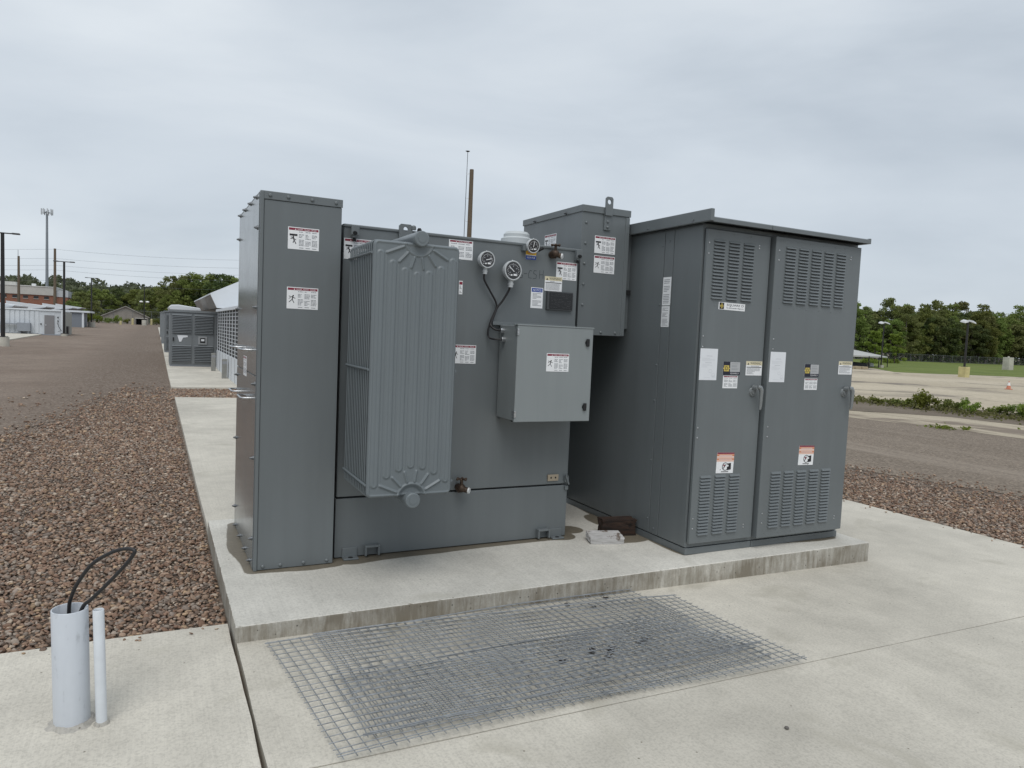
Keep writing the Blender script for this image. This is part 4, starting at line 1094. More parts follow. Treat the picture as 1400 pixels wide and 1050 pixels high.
def gravel(name, label_, zones, groundz):
    Vs, Fs, Cs, off = [], [], [], 0
    for (x0, x1, y0, y1, st, sub, keep) in zones:
        gx_, gy_ = np.meshgrid(np.arange(x0, x1, st), np.arange(y0, y1, st), indexing='ij')
        p = np.stack([gx_.ravel(), gy_.ravel()], -1); p += RNG.uniform(-0.5, 0.5, p.shape) * st * 0.95
        p = p[keep(p)] if keep else p
        n_ = len(p)
        bv, bf = ico(sub)
        size = st * RNG.lognormal(-0.74, 0.36, n_)
        size = np.minimum(size, st * 0.95)
        sxyz = np.stack([size * RNG.uniform(0.75, 1.25, n_), size * RNG.uniform(0.65, 1.0, n_), size * RNG.uniform(0.35, 0.62, n_)], -1)
        ang = RNG.uniform(0, 6.283, n_); til = RNG.normal(0, 0.35, n_); til2 = RNG.normal(0, 0.35, n_)
        jit = 1 + RNG.normal(0, 0.19 if sub == 1 else 0.13, (n_, len(bv), 1))
        v = bv[None] * jit * sxyz[:, None]
        c, s = np.cos(til)[:, None], np.sin(til)[:, None]; v = np.stack([v[..., 0], v[..., 1] * c - v[..., 2] * s, v[..., 1] * s + v[..., 2] * c], -1)
        c, s = np.cos(til2)[:, None], np.sin(til2)[:, None]; v = np.stack([v[..., 0] * c + v[..., 2] * s, v[..., 1], -v[..., 0] * s + v[..., 2] * c], -1)
        c, s = np.cos(ang)[:, None], np.sin(ang)[:, None]; v = np.stack([v[..., 0] * c - v[..., 1] * s, v[..., 0] * s + v[..., 1] * c, v[..., 2]], -1)
        z = groundz(p) + 0.006 + RNG.uniform(0.0, 0.012, n_)
        v = v + np.concatenate([p, z[:, None]], -1)[:, None]
        Vs.append(v.reshape(-1, 3)); Fs.append((bf[None] + (np.arange(n_) * len(bv))[:, None, None] + off).reshape(-1, 3))
        tint = np.array([1.30, 1.21, 1.09]) * PAL[RNG.choice(len(PAL), n_, p=PW / PW.sum())]
        tint = (tint * 0.78 + np.array([0.195, 0.157, 0.128]) * 0.25) * RNG.uniform(0.85, 1.35, (n_, 1))
        Cs.append(np.repeat(np.concatenate([tint, np.ones((n_, 1))], -1), len(bv), 0)); off += n_ * len(bv)
    me = np_mesh(name, np.concatenate(Vs), np.concatenate(Fs), [STONE], {'tint': np.concatenate(Cs)}, smooth=True)
    o = link(name, me)
    return tag(o, label_, 'gravel', kind='stuff')
def gz_(p):
    z = gh(p[:, 0], p[:, 1]) + 0.006
    z = np.where((p[:, 0] < -0.02) & (p[:, 1] < 0.25), 0.012, z)
    return np.where((p[:, 0] > 6.0) & (p[:, 0] < 6.375), -0.054, z)
def fade(p):
    side = np.clip((p[:, 0] + 2.6) / 1.6, 0, 1)
    prob = np.clip((6.2 + 11 * side - p[:, 1]) / (3.0 + 7 * side), 0.0, 1) ** 1.3
    return RNG.uniform(0, 1, len(p)) < np.maximum(prob, 0.05 * np.clip(1 - (p[:, 1] - 6) / 9, 0, 1))
gravel('loose_gravel', 'loose brown and grey stones beside the pad and front walk', [
    (-3.0, -0.022, 0.275, 2.3, 0.0232, 2, None),
    (-5.2, -3.0, 0.275, 2.3, 0.032, 1, None),
    (-6.0, -0.03, 2.3, 4.2, 0.028, 1, None), (-6.2, -0.03, 4.2, 7.0, 0.029, 1, fade),
    (-7.0, -0.03, 7.0, 12.5, 0.034, 1, fade), (-0.03, 2.0, 12.52, 14.97, 0.045, 1, None),
    (-3.0, -0.06, 12.5, 19.0, 0.045, 1, fade),
    (-4.0, -0.03, 0.14, 0.25, 0.022, 1, lambda p: RNG.uniform(0, 1, len(p)) < 0.10 * np.clip((p[:, 1] - 0.12) / 0.13, 0, 1) ** 2)], gz_)
gravel('loose_gravel', 'loose brown stones between the slab edge and the drive on the right', [(6.41, 9.9, -2.0, 5.2, 0.029, 1, lambda p: RNG.uniform(0, 1, len(p)) < np.maximum(np.clip((8.75 - 0.30 * (p[:, 1] - 0.6) - p[:, 0]) / 0.6, 0, 1), 0.35 * np.clip((9.7 - 0.30 * (p[:, 1] - 0.6) - p[:, 0]) / 1.0, 0, 1))), (6.2, 6.37, -2.0, 4.0, 0.025, 1, lambda p: RNG.uniform(0, 1, len(p)) < 0.07 * np.clip((p[:, 0] - 6.2) / 0.17, 0, 1))], gz_)

# ------------------------------------------------------------------ wire mesh panels lying on the slab
def mesh_panel(corners, nl, nc, lift, label_, seed):
    BLc, BRc, FRc, FLc = [Vector((a, b, 0)) for a, b in corners]
    rg = random.Random(seed)
    ph = [rg.uniform(0, 6.28) for _ in range(4)]
    def pt(s, t, up_=0.0):
        p = (BLc * (1 - s) + BRc * s) * (1 - t) + (FLc * (1 - s) + FRc * s) * t
        wv = 0.006 * (1 + math.sin(3.1 * s + ph[0])) + 0.006 * (1 + math.sin(4.3 * s + 2.2 * t + ph[1])) + 0.012 * max(0, s - 0.75) * 4 * abs(math.sin(ph[2])) + 0.004 * math.sin(9 * s + 5 * t + ph[3])
        p.x += 0.004 * math.sin(6 * t + ph[1]); p.y += 0.006 * math.sin(5 * s + ph[2])
        p.z = slabz(p.x) + lift + max(wv, 0) + up_
        return p
    m = MB()
    r_ = 0.0022
    for k in range(nl + 1):
        t = k / nl
        m.tube([pt(-0.008 + 1.016 * j / 26, t, r_) for j in range(27)], r_, 5)
    for k in range(nc + 1):
        s = k / nc
        m.tube([pt(s, -0.015 + 1.03 * j / 12, -r_ * 0.9) for j in range(13)], r_, 5)
    # doubled edge wires
    for t in (0.012, 0.988): m.tube([pt(-0.008 + 1.016 * j / 26, t, r_ * 2) for j in range(27)], r_, 5)
    return tag(m.build('wire_mesh_panel', GALV), label_, 'wire mesh', 'wire mesh panels stacked on the slab')
mesh_panel([(0.14, -0.09), (2.33, 0.00), (2.45, -1.05), (0.25, -1.155)], 22, 44, 0.004, 'galvanised wire mesh panel at the bottom of the pile, reaching farthest left', 1)
mesh_panel([(0.37, -0.07), (2.53, -0.19), (2.58, -1.155), (0.40, -1.06)], 20, 43, 0.012, 'galvanised wire mesh panel whose corner reaches farthest right on the slab', 2)
mesh_panel([(0.34, -0.555), (2.11, -0.48), (2.50, -0.94), (0.36, -1.085)], 11, 42, 0.022, 'narrow top wire mesh panel along the near side of the pile', 3)
# dead leaves caught under the mesh, a pebble on the slab
LEAF = flat('dead_leaf', (0.035, 0.027, 0.022), 0.8, 0, 0.5, 30)
def leaf_mesh(seed):
    rg = random.Random(seed); m = MB(); pts = []
    for k in range(9):
        a = 6.283 * k / 9; r_ = (0.045 if k % 2 else 0.028) * rg.uniform(0.7, 1.2); pts.append((r_ * math.cos(a), r_ * 0.62 * math.sin(a), 0.004 + 0.014 * rg.random()))
    vs = pts + [(0, 0, 0.003)] + [(p[0], p[1], p[2] - 0.0012) for p in pts] + [(0, 0, 0.0015)]
    m._add(vs, [(k, (k + 1) % 9, 9) for k in range(9)] + [(10 + (k + 1) % 9, 10 + k, 19) for k in range(9)] + [(k, 10 + k, 10 + (k + 1) % 9, (k + 1) % 9) for k in range(9)])
    return m.mesh('dead_leaf', LEAF)
lms = [leaf_mesh(k) for k in range(4)]
rg = random.Random(21)
spots = [(1.62, -0.68), (1.67, -0.75), (1.72, -0.70), (1.93, -0.68), (1.97, -0.65), (1.42, -0.73), (2.12, -0.06), (1.97, -0.17), (1.83, -0.08)]
for k, (x, y) in enumerate(spots):
    o = link('dead_leaf', lms[k % 4]); o.location = (x, y, slabz(x) + 0.0015); o.rotation_euler = (0, 0, rg.uniform(0, 6.28)); s_ = rg.uniform(0.6, 1.05); o.scale = (s_, s_, s_)
    tag(o, 'small dark curled dead leaf lying under the wire mesh', 'leaf', 'dead leaves under the wire mesh')
m = MB(); m.sphere((0, 0, 0), 0.010, 0.6, 8, 6)
o = m.build('pebble', flat('pebble_grey', (0.12, 0.11, 0.10), 0.8)); o.location = (2.0, -1.58, slabz(2.0) + 0.006); tag(o, 'single dark pebble on the bare slab in front of the mesh', 'pebble')

# ------------------------------------------------------------------ conduit stubs on the left walk
def pvc_mat():
    m_, n, b = newmat('pvc_grey')
    nz = noise(n, 1, 5, 0.6, objvec(n, (30, 30, 2.5))); n2 = noise(n, 14, 4, 0.6, objvec(n))
    f = math_(n, 'MULTIPLY', nz.outputs['Fac'], n2.outputs['Fac'])
    n.links.new(ramp(n, f, [(0.12, (0.40, 0.42, 0.45)), (0.18, (0.53, 0.56, 0.60)), (0.42, (0.56, 0.59, 0.63))]).outputs['Color'], b.inputs['Base Color'])
    b.inputs['Roughness'].default_value = 0.38
    return m_
PVC = pvc_mat()
def pipe(m, cx_, cy_, z0, z1, ro, ri, n=40, half=False, tiltx=0.0):
    ks = range(n) if not half else range(n)
    rings = []
    for (r_, z) in ((ro, z0), (ro, z1 - 0.002), (ro - 0.0015, z1), (ri + 0.001, z1), (ri, z1 - 0.002), (ri, z0)):
        rings.append([(cx_ + tiltx * (z - z0) + r_ * math.cos(6.28318 * k / n), cy_ + r_ * math.sin(6.28318 * k / n), z) for k in range(n)])
    vs = [p for r_ in rings for p in r_]
    fs = [(i * n + k, i * n + (k + 1) % n, (i + 1) * n + (k + 1) % n, (i + 1) * n + k) for i in range(5) for k in range(n)]
    m._add(vs, fs, 0, True)
ZW = slabz(0)
pr = empty('conduit_stub', (-0.640, -0.51, ZW), 'wide grey plastic conduit stub with a black cable looping out', 'conduit')
m = MB(); pipe(m, -0.640, -0.51, ZW - 0.03, 0.468, 0.0620, 0.0565, tiltx=-0.02); m.build('pipe', PVC, pr)
m = MB(); cl = spline([(-0.635, -0.50, 0.05), (-0.655, -0.47, 0.30), (-0.655, -0.472, 0.45), (-0.648, -0.478, 0.497), (-0.627, -0.486, 0.552), (-0.578, -0.508, 0.629), (-0.516, -0.538, 0.676), (-0.468, -0.562, 0.695), (-0.438, -0.580, 0.695), (-0.432, -0.586, 0.683), (-0.461, -0.574, 0.637), (-0.528, -0.548, 0.555), (-0.577, -0.528, 0.500), (-0.611, -0.518, 0.458), (-0.65, -0.52, 0.30), (-0.655, -0.52, 0.05)], 6)
m.tube(cl, 0.0072, 10); m.build('cable', RUBBER, pr)
def mortar(x, y, r_, seed):
    rg = random.Random(seed); m = MB(); n = 26; pts = []
    inner = [(x + r_ * 0.9 * math.cos(6.283 * k / n), y + r_ * 0.9 * math.sin(6.283 * k / n), ZW + 0.014) for k in range(n)]
    midr = [(x + r_ * 1.12 * math.cos(6.283 * k / n), y + r_ * 1.12 * math.sin(6.283 * k / n), ZW + rg.uniform(0.006, 0.014)) for k in range(n)]
    out = []
    for k in range(n):
        q = r_ * rg.uniform(1.2, 1.55); out.append((x + q * math.cos(6.283 * k / n), y + q * math.sin(6.283 * k / n), ZW - 0.002))
    m._add(inner + midr + out, [(i * n + k, (i + 1) * n + k, (i + 1) * n + (k + 1) % n, i * n + (k + 1) % n) for i in range(2) for k in range(n)])
    return m
MORT = concrete('mortar', (0.42, 0.40, 0.36))
mortar(-0.640, -0.51, 0.0625, 1).build('mortar_collar', MORT, pr)
ps = empty('conduit_stub', (-0.538, -0.565, ZW), 'thin white plastic conduit stub standing beside the wide grey one', 'conduit')
m = MB(); pipe(m, -0.538, -0.565, ZW - 0.03, 0.470, 0.0195, 0.0165, 24, tiltx=-0.028); m.build('pipe', flat('pvc_white', (0.62, 0.65, 0.68), 0.4, 0, 0.06, 12), ps)
mortar(-0.538, -0.565, 0.020, 2).build('mortar_collar', MORT, ps)

# ------------------------------------------------------------------ broken blocks between the machines
def chunk(name, dims, loc, rot, mat, seed, label_, jit=0.007):
    rg = random.Random(seed); bm = bmesh.new()
    bmesh.ops.create_cube(bm, size=1.0)
    bmesh.ops.subdivide_edges(bm, edges=bm.edges[:], cuts=4, use_grid_fill=True)
    for v in bm.verts:
        v.co = Vector((v.co.x * dims[0], v.co.y * dims[1], v.co.z * dims[2]))
        k = jit
        v.co += Vector((rg.uniform(-k, k) * (1.8 if abs(v.co.x) > dims[0] * 0.49 else 0.5), rg.uniform(-k, k) * 0.5, rg.uniform(-k, k) * 0.5))
    me = bpy.data.meshes.new(name); bm.to_mesh(me); bm.free(); me.materials.append(mat)
    o = link(name, me); o.location = loc; o.rotation_euler = rot
    return tag(o, label_, 'block')
def wood_mat(name, a, b_, c_):
    m_, n, b = newmat(name)
    t = n.nodes.new('ShaderNodeTexCoord'); mp_ = node(n, 'ShaderNodeMapping', Scale=(6, 45, 45)); n.links.new(t.outputs['Object'], mp_.inputs['Vector'])
    nz = noise(n, 1.0, 5, 0.65, mp_.outputs['Vector'])
    n2 = noise(n, 16, 4, 0.6, t.outputs['Object'])
    col = ramp(n, nz.outputs['Fac'], [(0.35, a), (0.6, b_)]).outputs['Color']
    col = mixc(n, col, c_, ramp(n, n2.outputs['Fac'], [(0.58, 0.0), (0.66, 0.9)]).outputs['Color'])
    n.links.new(col, b.inputs['Base Color']); b.inputs['Roughness'].default_value = 0.85
    bump(n, nz.outputs['Fac'], b, 0.7, 0.006)
    return m_
chunk('wood_block', (0.27, 0.095, 0.125), (2.79, 0.80, H + 0.062), (0.05, 0.0, -0.20), wood_mat('rotten_wood', (0.012, 0.007, 0.005), (0.040, 0.020, 0.012), (0.008, 0.006, 0.005)), 1, 'dark brown rotten wood block on the pad beside the switchgear')
chunk('wood_block', (0.25, 0.135, 0.045), (2.585, 0.66, H + 0.034), (0.16, 0.0, -0.28), wood_mat('flaked_white_wood', (0.36, 0.35, 0.34), (0.52, 0.51, 0.50), (0.12, 0.085, 0.06)), 2, 'flaked white painted board lying against the dark wood block', 0.0025)

# ------------------------------------------------------------------ trees
def leaf_mat(name, a, b_):
    m_, n, b = newmat(name)
    oi = n.nodes.new('ShaderNodeObjectInfo')
    at = node(n, 'ShaderNodeAttribute', attribute_name='shade')
    nz = noise(n, 0.7, 4, 0.6, objvec(n))
    f = math_(n, 'ADD', math_(n, 'MULTIPLY', at.outputs['Fac'], 0.5), math_(n, 'MULTIPLY', nz.outputs['Fac'], 0.5))
    col = ramp(n, f, [(0.25, a), (0.75, b_)]).outputs['Color']
    hs = node(n, 'ShaderNodeHueSaturation')
    n.links.new(col, hs.inputs['Color'])
    n.links.new(math_(n, 'ADD', 0.47, math_(n, 'MULTIPLY', oi.outputs['Random'], 0.05)), hs.inputs['Hue'])
    n.links.new(math_(n, 'ADD', 0.75, math_(n, 'MULTIPLY', oi.outputs['Random'], 0.55)), hs.inputs['Value'])
    n.links.new(hs.outputs['Color'], b.inputs['Base Color'])
    b.inputs['Roughness'].default_value = 0.7
    tl = n.nodes.new('ShaderNodeBsdfTranslucent'); n.links.new(hs.outputs['Color'], tl.inputs['Color'])
    mx_ = n.nodes.new('ShaderNodeMixShader'); mx_.inputs[0].default_value = 0.4
    n.links.new(b.outputs[0], mx_.inputs[1]); n.links.new(tl.outputs[0], mx_.inputs[2])
    n.links.new(mx_.outputs[0], n.nodes['Material Output'].inputs['Surface'])
    b.inputs['Specular IOR Level'].default_value = 0.25
    return m_
LEAF_A = leaf_mat('leaf_mid_green', (0.125, 0.160, 0.038), (0.235, 0.280, 0.082))
LEAF_B = leaf_mat('leaf_dark_green', (0.062, 0.090, 0.032), (0.128, 0.165, 0.056))
LEAF_C = leaf_mat('leaf_bright_green', (0.115, 0.155, 0.022), (0.215, 0.270, 0.052))
LEAF_D = leaf_mat('leaf_olive', (0.130, 0.150, 0.048), (0.225, 0.245, 0.092))
LEAF_F = leaf_mat('leaf_far', (0.105, 0.132, 0.078), (0.185, 0.215, 0.125))  # distance haze put into the leaf colour as a greyer, bluer green
BARK = flat('bark_brown', (0.075, 0.060, 0.048), 0.9, 0, 0.4, 6)
BARKP = flat('bark_pale', (0.20, 0.185, 0.165), 0.9, 0, 0.4, 6)
def cards(cen, size, rg, flatten=1.0):
    n = len(cen)
    a = rg.normal(size=(n, 3)); a[:, 2] *= flatten; a /= np.linalg.norm(a, axis=1, keepdims=True)
    t = rg.normal(size=(n, 3)); b = np.cross(a, t); b /= np.linalg.norm(b, axis=1, keepdims=True)
    c = np.cross(a, b)
    s = size * rg.uniform(0.5, 1.3, (n, 1))
    V = np.stack([cen - b * s, cen - c * s * 0.6 + a * s * 0.12, cen + b * s, cen + c * s * 0.6 + a * s * 0.12], 1).reshape(-1, 3)
    F = np.arange(4 * n).reshape(n, 4)
    return V, F
def crown_points(kind, n, rg):
    """unit-height tree: clumps spread along limbs; returns leaf centres and per leaf tone"""
    cl = []
    if kind == 'tall':
        for k in range(60):
            z = rg.uniform(0.14, 0.97); r = 0.21 * (1 - abs(z - 0.5) ** 1.8 * 3.0); a = rg.uniform(0, 6.283); q = r * math.sqrt(rg.uniform(0.05, 1)); cl.append((q * math.cos(a), q * math.sin(a), z, rg.uniform(0.04, 0.07)))
    elif kind == 'round':
        for k in range(64):
            a = rg.uniform(0, 6.283); z = rg.uniform(0.18, 0.97); r = 0.42 * math.sqrt(max(0.02, 1 - ((z - 0.56) / 0.45) ** 2)); q = r * math.sqrt(rg.uniform(0.1, 1)); cl.append((q * math.cos(a), q * math.sin(a), z, rg.uniform(0.045, 0.09)))
    else:
        for k in range(30):
            z = rg.uniform(0.05, 0.95); r = 0.30 * (1 - z) + 0.10; a = rg.uniform(0, 6.283); q = r * math.sqrt(rg.uniform(0.05, 1)); cl.append((q * math.cos(a), q * math.sin(a), z, rg.uniform(0.05, 0.10)))
    cl = np.array(cl); w_ = cl[:, 3] ** 2; idx = rg.choice(len(cl), n, p=w_ / w_.sum())
    d = rg.normal(size=(n, 3)); d /= np.linalg.norm(d, axis=1, keepdims=True); d *= rg.uniform(0.2, 1.1, (n, 1)) ** 0.6
    p = cl[idx, :3] + d * cl[idx, 3:4] * np.array([1.15, 1.15, 0.8])
    tone = rg.uniform(0, 1, len(cl))[idx] * 0.7 + rg.uniform(0, 0.3, n)
    return p, tone, cl
def make_tree_meshes(kind, mat, bark, n, leaf, seed, trunk_h=0.85):
    rg = np.random.default_rng(seed)
    p, tone, cl = crown_points(kind, n, rg)
    p[:, 2] = np.maximum(p[:, 2], 0.02)
    V, F = cards(p, leaf, rg)
    crown = np_mesh('crown', V, F, [mat], {'shade': np.repeat(tone, 4)})
    m = MB()
    m.tube([(0, 0, -0.02), (0.004, 0.003, 0.25), (-0.004, 0.006, 0.5), (0.003, 0, trunk_h)], [0.017, 0.013, 0.010, 0.003], 7)
    for k in rg.choice(len(cl), 11, replace=False):
        c = cl[k]; z0 = max(0.12, c[2] - 0.16 - 0.1 * rg.random()); m.tube([(0, 0, z0), (c[0] * 0.5, c[1] * 0.5, (z0 + c[2]) / 2 - 0.01), (c[0], c[1], c[2])], [0.007, 0.005, 0.002], 5)
    return crown, m.mesh('trunk', bark)
TK = {'tall_a': make_tree_meshes('tall', LEAF_A, BARKP, 5600, 0.0155, 1), 'tall_b': make_tree_meshes('tall', LEAF_D, BARKP, 5200, 0.015, 2), 'round_a': make_tree_meshes('round', LEAF_B, BARK, 7000, 0.020, 3),
      'round_b': make_tree_meshes('round', LEAF_A, BARK, 7000, 0.020, 4), 'bushy': make_tree_meshes('bushy', LEAF_C, BARK, 3600, 0.026, 5, 0.7), 'olive': make_tree_meshes('round', LEAF_D, BARK, 6800, 0.020, 6)}
def tree(name, kind, x, y, h, label_, group, wid=1.0, cat='tree'):
    e_ = empty(name, (x, y, float(gh(x, y))), label_, cat, group)
    c, t = TK[kind]
    a = random.uniform(0, 6.28)
    for nm, me in (('crown', c), ('trunk', t)):
        o = link(nm, me, e_); o.rotation_euler = (0, 0, a); o.scale = (h * wid, h * wid, h)
    return e_
random.seed(5)
# the wood beyond the field on the right, front row to back
def poly_at(pl, d_):
    for a, b in zip(pl, pl[1:]):
        l = math.dist(a, b)
        if d_ <= l: return (a[0] + (b[0] - a[0]) * d_ / l, a[1] + (b[1] - a[1]) * d_ / l)
        d_ -= l
    return None
edge_line = [(92, 112), (112, 101), (126, 95), (142, 92), (172, 92), (205, 82)]
kinds = ['tall_a', 'round_a', 'tall_b', 'round_b', 'tall_a', 'olive', 'tall_a', 'round_a', 'tall_b']
lab = {'tall_a': 'tall slim mid green tree in the wood beyond the field', 'tall_b': 'tall slim olive green tree in the wood beyond the field', 'round_a': 'broad dark green tree in the wood beyond the field', 'round_b': 'broad mid green tree in the wood beyond the field', 'olive': 'broad olive green tree in the wood beyond the field'}
k = 0
for row, (off_, sp, h0) in enumerate(((0, 3.2, 10.8), (5, 3.2, 12.8), (11, 3.8, 14.0))):
    d_ = random.uniform(0, 2)
    while True:
        p = poly_at(edge_line, d_)
        if p is None: break
        kd = kinds[(k * 5 + row * 2) % len(kinds)]
        h = h0 * random.uniform(0.84, 1.06) * (1.0 if kd.startswith('tall') else 0.86)
        tree('tree', kd, p[0] + off_ * 0.75 + random.uniform(-1, 1), p[1] + off_ * 0.65 + random.uniform(-1, 1), h, lab[kd], 'trees of the wood beyond the field', random.uniform(0.85, 1.15))
        d_ += sp * random.uniform(0.75, 1.25); k += 1
for x, y, h, l_ in ((89.0, 62.9, 4.9, 'young bright green tree behind the white canopy tent, left of two'), (99.5, 67.3, 4.8, 'young bright green tree just right of the white canopy tent')):
    tree('young_tree', 'bushy', x, y, h, l_, 'young trees by the tent')
rg = np.random.default_rng(77)
# undergrowth along the wood edge
cen = []
for d_ in np.arange(0, 125, 0.09):
    p = poly_at(edge_line, d_)
    if p is None: break
    for q in range(2): cen.append((p[0] + rg.normal(1.5, 1.6), p[1] + rg.normal(1.5, 1.6), abs(rg.normal(0, 1.1))))
    for q in range(5): u_ = rg.uniform(14, 18); cen.append((p[0] + u_ * 0.75, p[1] + u_ * 0.65, rg.uniform(0, 7.5) ** 0.97))
cen = np.array(cen)
V, F = cards(cen, 0.42, rg)
o = link('undergrowth', np_mesh('undergrowth', V, F, [LEAF_B], {'shade': rg.uniform(0, 1, len(V))})); tag(o, 'dark undergrowth along the foot of the wood beyond the field', 'undergrowth', kind='stuff')

# trees at the end of the left drive
LT = [(1.5, 168, 8.2, 'round_b'), (4.0, 163, 10.2, 'olive'), (6.6, 166, 9.6, 'round_a'), (8.6, 161, 10.9, 'round_b'), (11.2, 159, 11.3, 'round_a'), (14.3, 158, 10.6, 'round_b'), (17.5, 160, 11.0, 'olive'), (21.0, 157, 10.6, 'round_a'), (24.5, 160, 11.2, 'round_b'),
      (-1.4, 172, 7.2, 'olive'), (-4.2, 178, 7.4, 'round_b'), (-7.6, 182, 7.6, 'round_a'), (-11.0, 176, 7.0, 'round_b'), (-13.6, 168, 5.8, 'olive'), (-16.2, 186, 7.0, 'round_a'), (2.8, 158, 6.0, 'round_b'), (9.5, 154, 6.4, 'olive'), (13.0, 152, 6.6, 'round_b'), (-10.2, 140, 3.6, 'olive'), (-12.3, 132, 3.4, 'round_b')]
for k, (x, y, h, kd) in enumerate(LT):
    tree('tree', kd, x, y, h, {'round_a': 'rounded dark green tree at the far end of the left drive', 'round_b': 'rounded mid green tree at the far end of the left drive', 'olive': 'rounded olive green tree at the far end of the left drive'}[kd], 'trees at the end of the left drive', random.uniform(0.95, 1.2))
# wooded hills behind
HILL = [(-140, 17.5), (-95, 16.5), (-64, 16.1), (-55, 18.6), (-44, 19.2), (-33, 17.0), (-17, 16.0), (-10, 17.6), (-1, 17.0), (30, 16.5), (60, 15.5), (140, 15.0)]
def hz_(x): return float(np.interp(x, [p[0] for p in HILL], [p[1] for p in HILL]))
cen, tone = [], []
for k in range(520):
    x = rg.uniform(-140, 140); t = rg.uniform(0, 1) ** 0.8
    y = 205 + 185 * t - 0.5 * (x + 40) * 0.45
    r = rg.uniform(2.2, 4.6); z = 2.0 + (hz_(x) - 3.5) * t ** 0.85 + rg.uniform(-1.0, 1.0) + (rg.uniform(0, 2.2) if t > 0.85 and rg.random() < 0.3 else 0)
    tn = rg.uniform(0, 1); n_ = 85
    d_ = rg.normal(size=(n_, 3)); d_ /= np.linalg.norm(d_, axis=1, keepdims=True); d_[:, 2] = np.abs(d_[:, 2]) * 1.0 - 0.35
    cen.append(np.array([x, y, z]) + d_ * r * rg.uniform(0.6, 1.05, (n_, 1))); tone.append(np.clip(tn * 0.75 + rg.uniform(0, 0.35, n_), 0, 1))
cen = np.concatenate(cen); tone = np.concatenate(tone)
V, F = cards(cen, 0.95, rg)
o = link('distant_woods', np_mesh('distant_woods', V, F, [LEAF_F], {'shade': np.repeat(tone, 4)})); tag(o, 'wooded hillside rising far behind the brick building and the shed', 'woods', kind='stuff')
hx = np.linspace(-200, 200, 60); ht = np.linspace(0, 1, 20)
HX_, HT_ = np.meshgrid(hx, ht, indexing='ij')
HY_ = 200 + 210 * HT_ - 0.5 * (np.clip(HX_, -140, 140) + 40) * 0.45
HZ_ = 0.5 + (np.interp(HX_, [p[0] for p in HILL], [p[1] for p in HILL]) - 5.0) * HT_ ** 0.85
I = np.arange(HX_.size).reshape(HX_.shape)
o = link('hills', np_mesh('hills', np.stack([HX_, HY_, HZ_], -1).reshape(-1, 3), np.stack([I[:-1, :-1], I[1:, :-1], I[1:, 1:], I[:-1, 1:]], -1).reshape(-1, 4), [flat('hill_soil', (0.035, 0.048, 0.022), 0.95)], smooth=True)); tag(o, kind='structure')

# shrubs on the verge, weeds
def shrub_mesh(seed, mat, n=800, leaf=0.055):
    rg = np.random.default_rng(seed); c = []
    for k in range(9):
        a = rg.uniform(0, 6.283); q = 0.42 * math.sqrt(rg.uniform(0, 1)); c.append((q * math.cos(a), q * math.sin(a), rg.uniform(0.15, 0.62), rg.uniform(0.12, 0.24)))
    c = np.array(c); idx = rg.integers(0, 9, n); d_ = rg.normal(size=(n, 3)); d_ /= np.linalg.norm(d_, axis=1, keepdims=True)
    p = c[idx, :3] + d_ * c[idx, 3:4] * rg.uniform(0.4, 1.15, (n, 1)); p[:, 2] = np.abs(p[:, 2])
    V, F = cards(p, leaf, rg); tone = rg.uniform(0, 1, 9)[idx] * 0.7 + rg.uniform(0, 0.3, n)
    return np_mesh('foliage', V, F, [mat], {'shade': np.repeat(tone, 4)})
SH = [shrub_mesh(k, LEAF_C if k != 1 else LEAF_A) for k in range(3)]
STEMM = MB()
for k in range(6):
    a = k * 1.05; STEMM.tube([(0, 0, -0.03), (0.12 * math.cos(a), 0.12 * math.sin(a), 0.25), (0.30 * math.cos(a), 0.30 * math.sin(a), 0.52)], [0.014, 0.010, 0.004], 5)
STEMME = STEMM.mesh('stem', BARK)
def shrub(x, y, h, wd, k, label_, group):
    e_ = empty('shrub', (x, y, float(gh(x, y)) + 0.012), label_, 'shrub', group)
    for nm, me in (('foliage', SH[k % 3]), ('stem', STEMME)):
        o = link(nm, me, e_); o.scale = (wd, wd, h); o.rotation_euler = (0, 0, k * 1.3)
    return e_
SHS = 1.2
SHP = [(20.0, 11.4, 0.22, 0.6), (20.1, 10.7, 0.26, 0.7), (20.0, 10.0, 0.50, 0.75), (19.9, 9.65, 0.58, 0.8), (20.3, 9.2, 0.42, 0.7), (20.2, 8.55, 0.50, 0.6), (20.6, 8.0, 0.34, 0.7), (20.8, 7.55, 0.50, 0.75), (20.6, 7.1, 0.54, 0.8), (20.9, 6.5, 0.46, 0.8), (20.7, 5.9, 0.44, 0.8), (20.8, 5.2, 0.42, 0.9), (20.9, 4.3, 0.4, 0.9)]
ORD = ['first', 'second', 'third', 'fourth', 'fifth', 'sixth', 'seventh', 'eighth', 'ninth', 'tenth', 'eleventh', 'twelfth', 'thirteenth']
for k, (x, y, h, wd) in enumerate(SHP): shrub(x, y, h * SHS, wd * 0.9, k, ORD[k] + ' green shrub of the verge row, counting rightward from the switchgear', 'shrubs along the verge')
cen = np.stack([rg.normal(20.3, 0.55, 2600), rg.uniform(2.5, 13.5, 2600), np.zeros(2600)], -1); cen[:, 2] = gh(cen[:, 0], cen[:, 1]) + 0.02 + np.abs(rg.normal(0, 0.06, 2600))
V, F = cards(cen, 0.05, rg); o = link('verge_weeds', np_mesh('verge_weeds', V, F, [LEAF_D], {'shade': rg.uniform(0, 1, len(V))})); tag(o, 'low weeds and grass between the shrubs on the dirt verge', 'weeds', kind='stuff')
cen = np.concatenate([np.stack([rg.normal(x, s, n), rg.normal(y, s, n), np.abs(rg.normal(0, 0.03, n))], -1) for x, y, s, n in ((15.25, 6.2, 0.13, 110), (15.7, 5.95, 0.07, 40), (17.5, 5.5, 0.1, 40))])
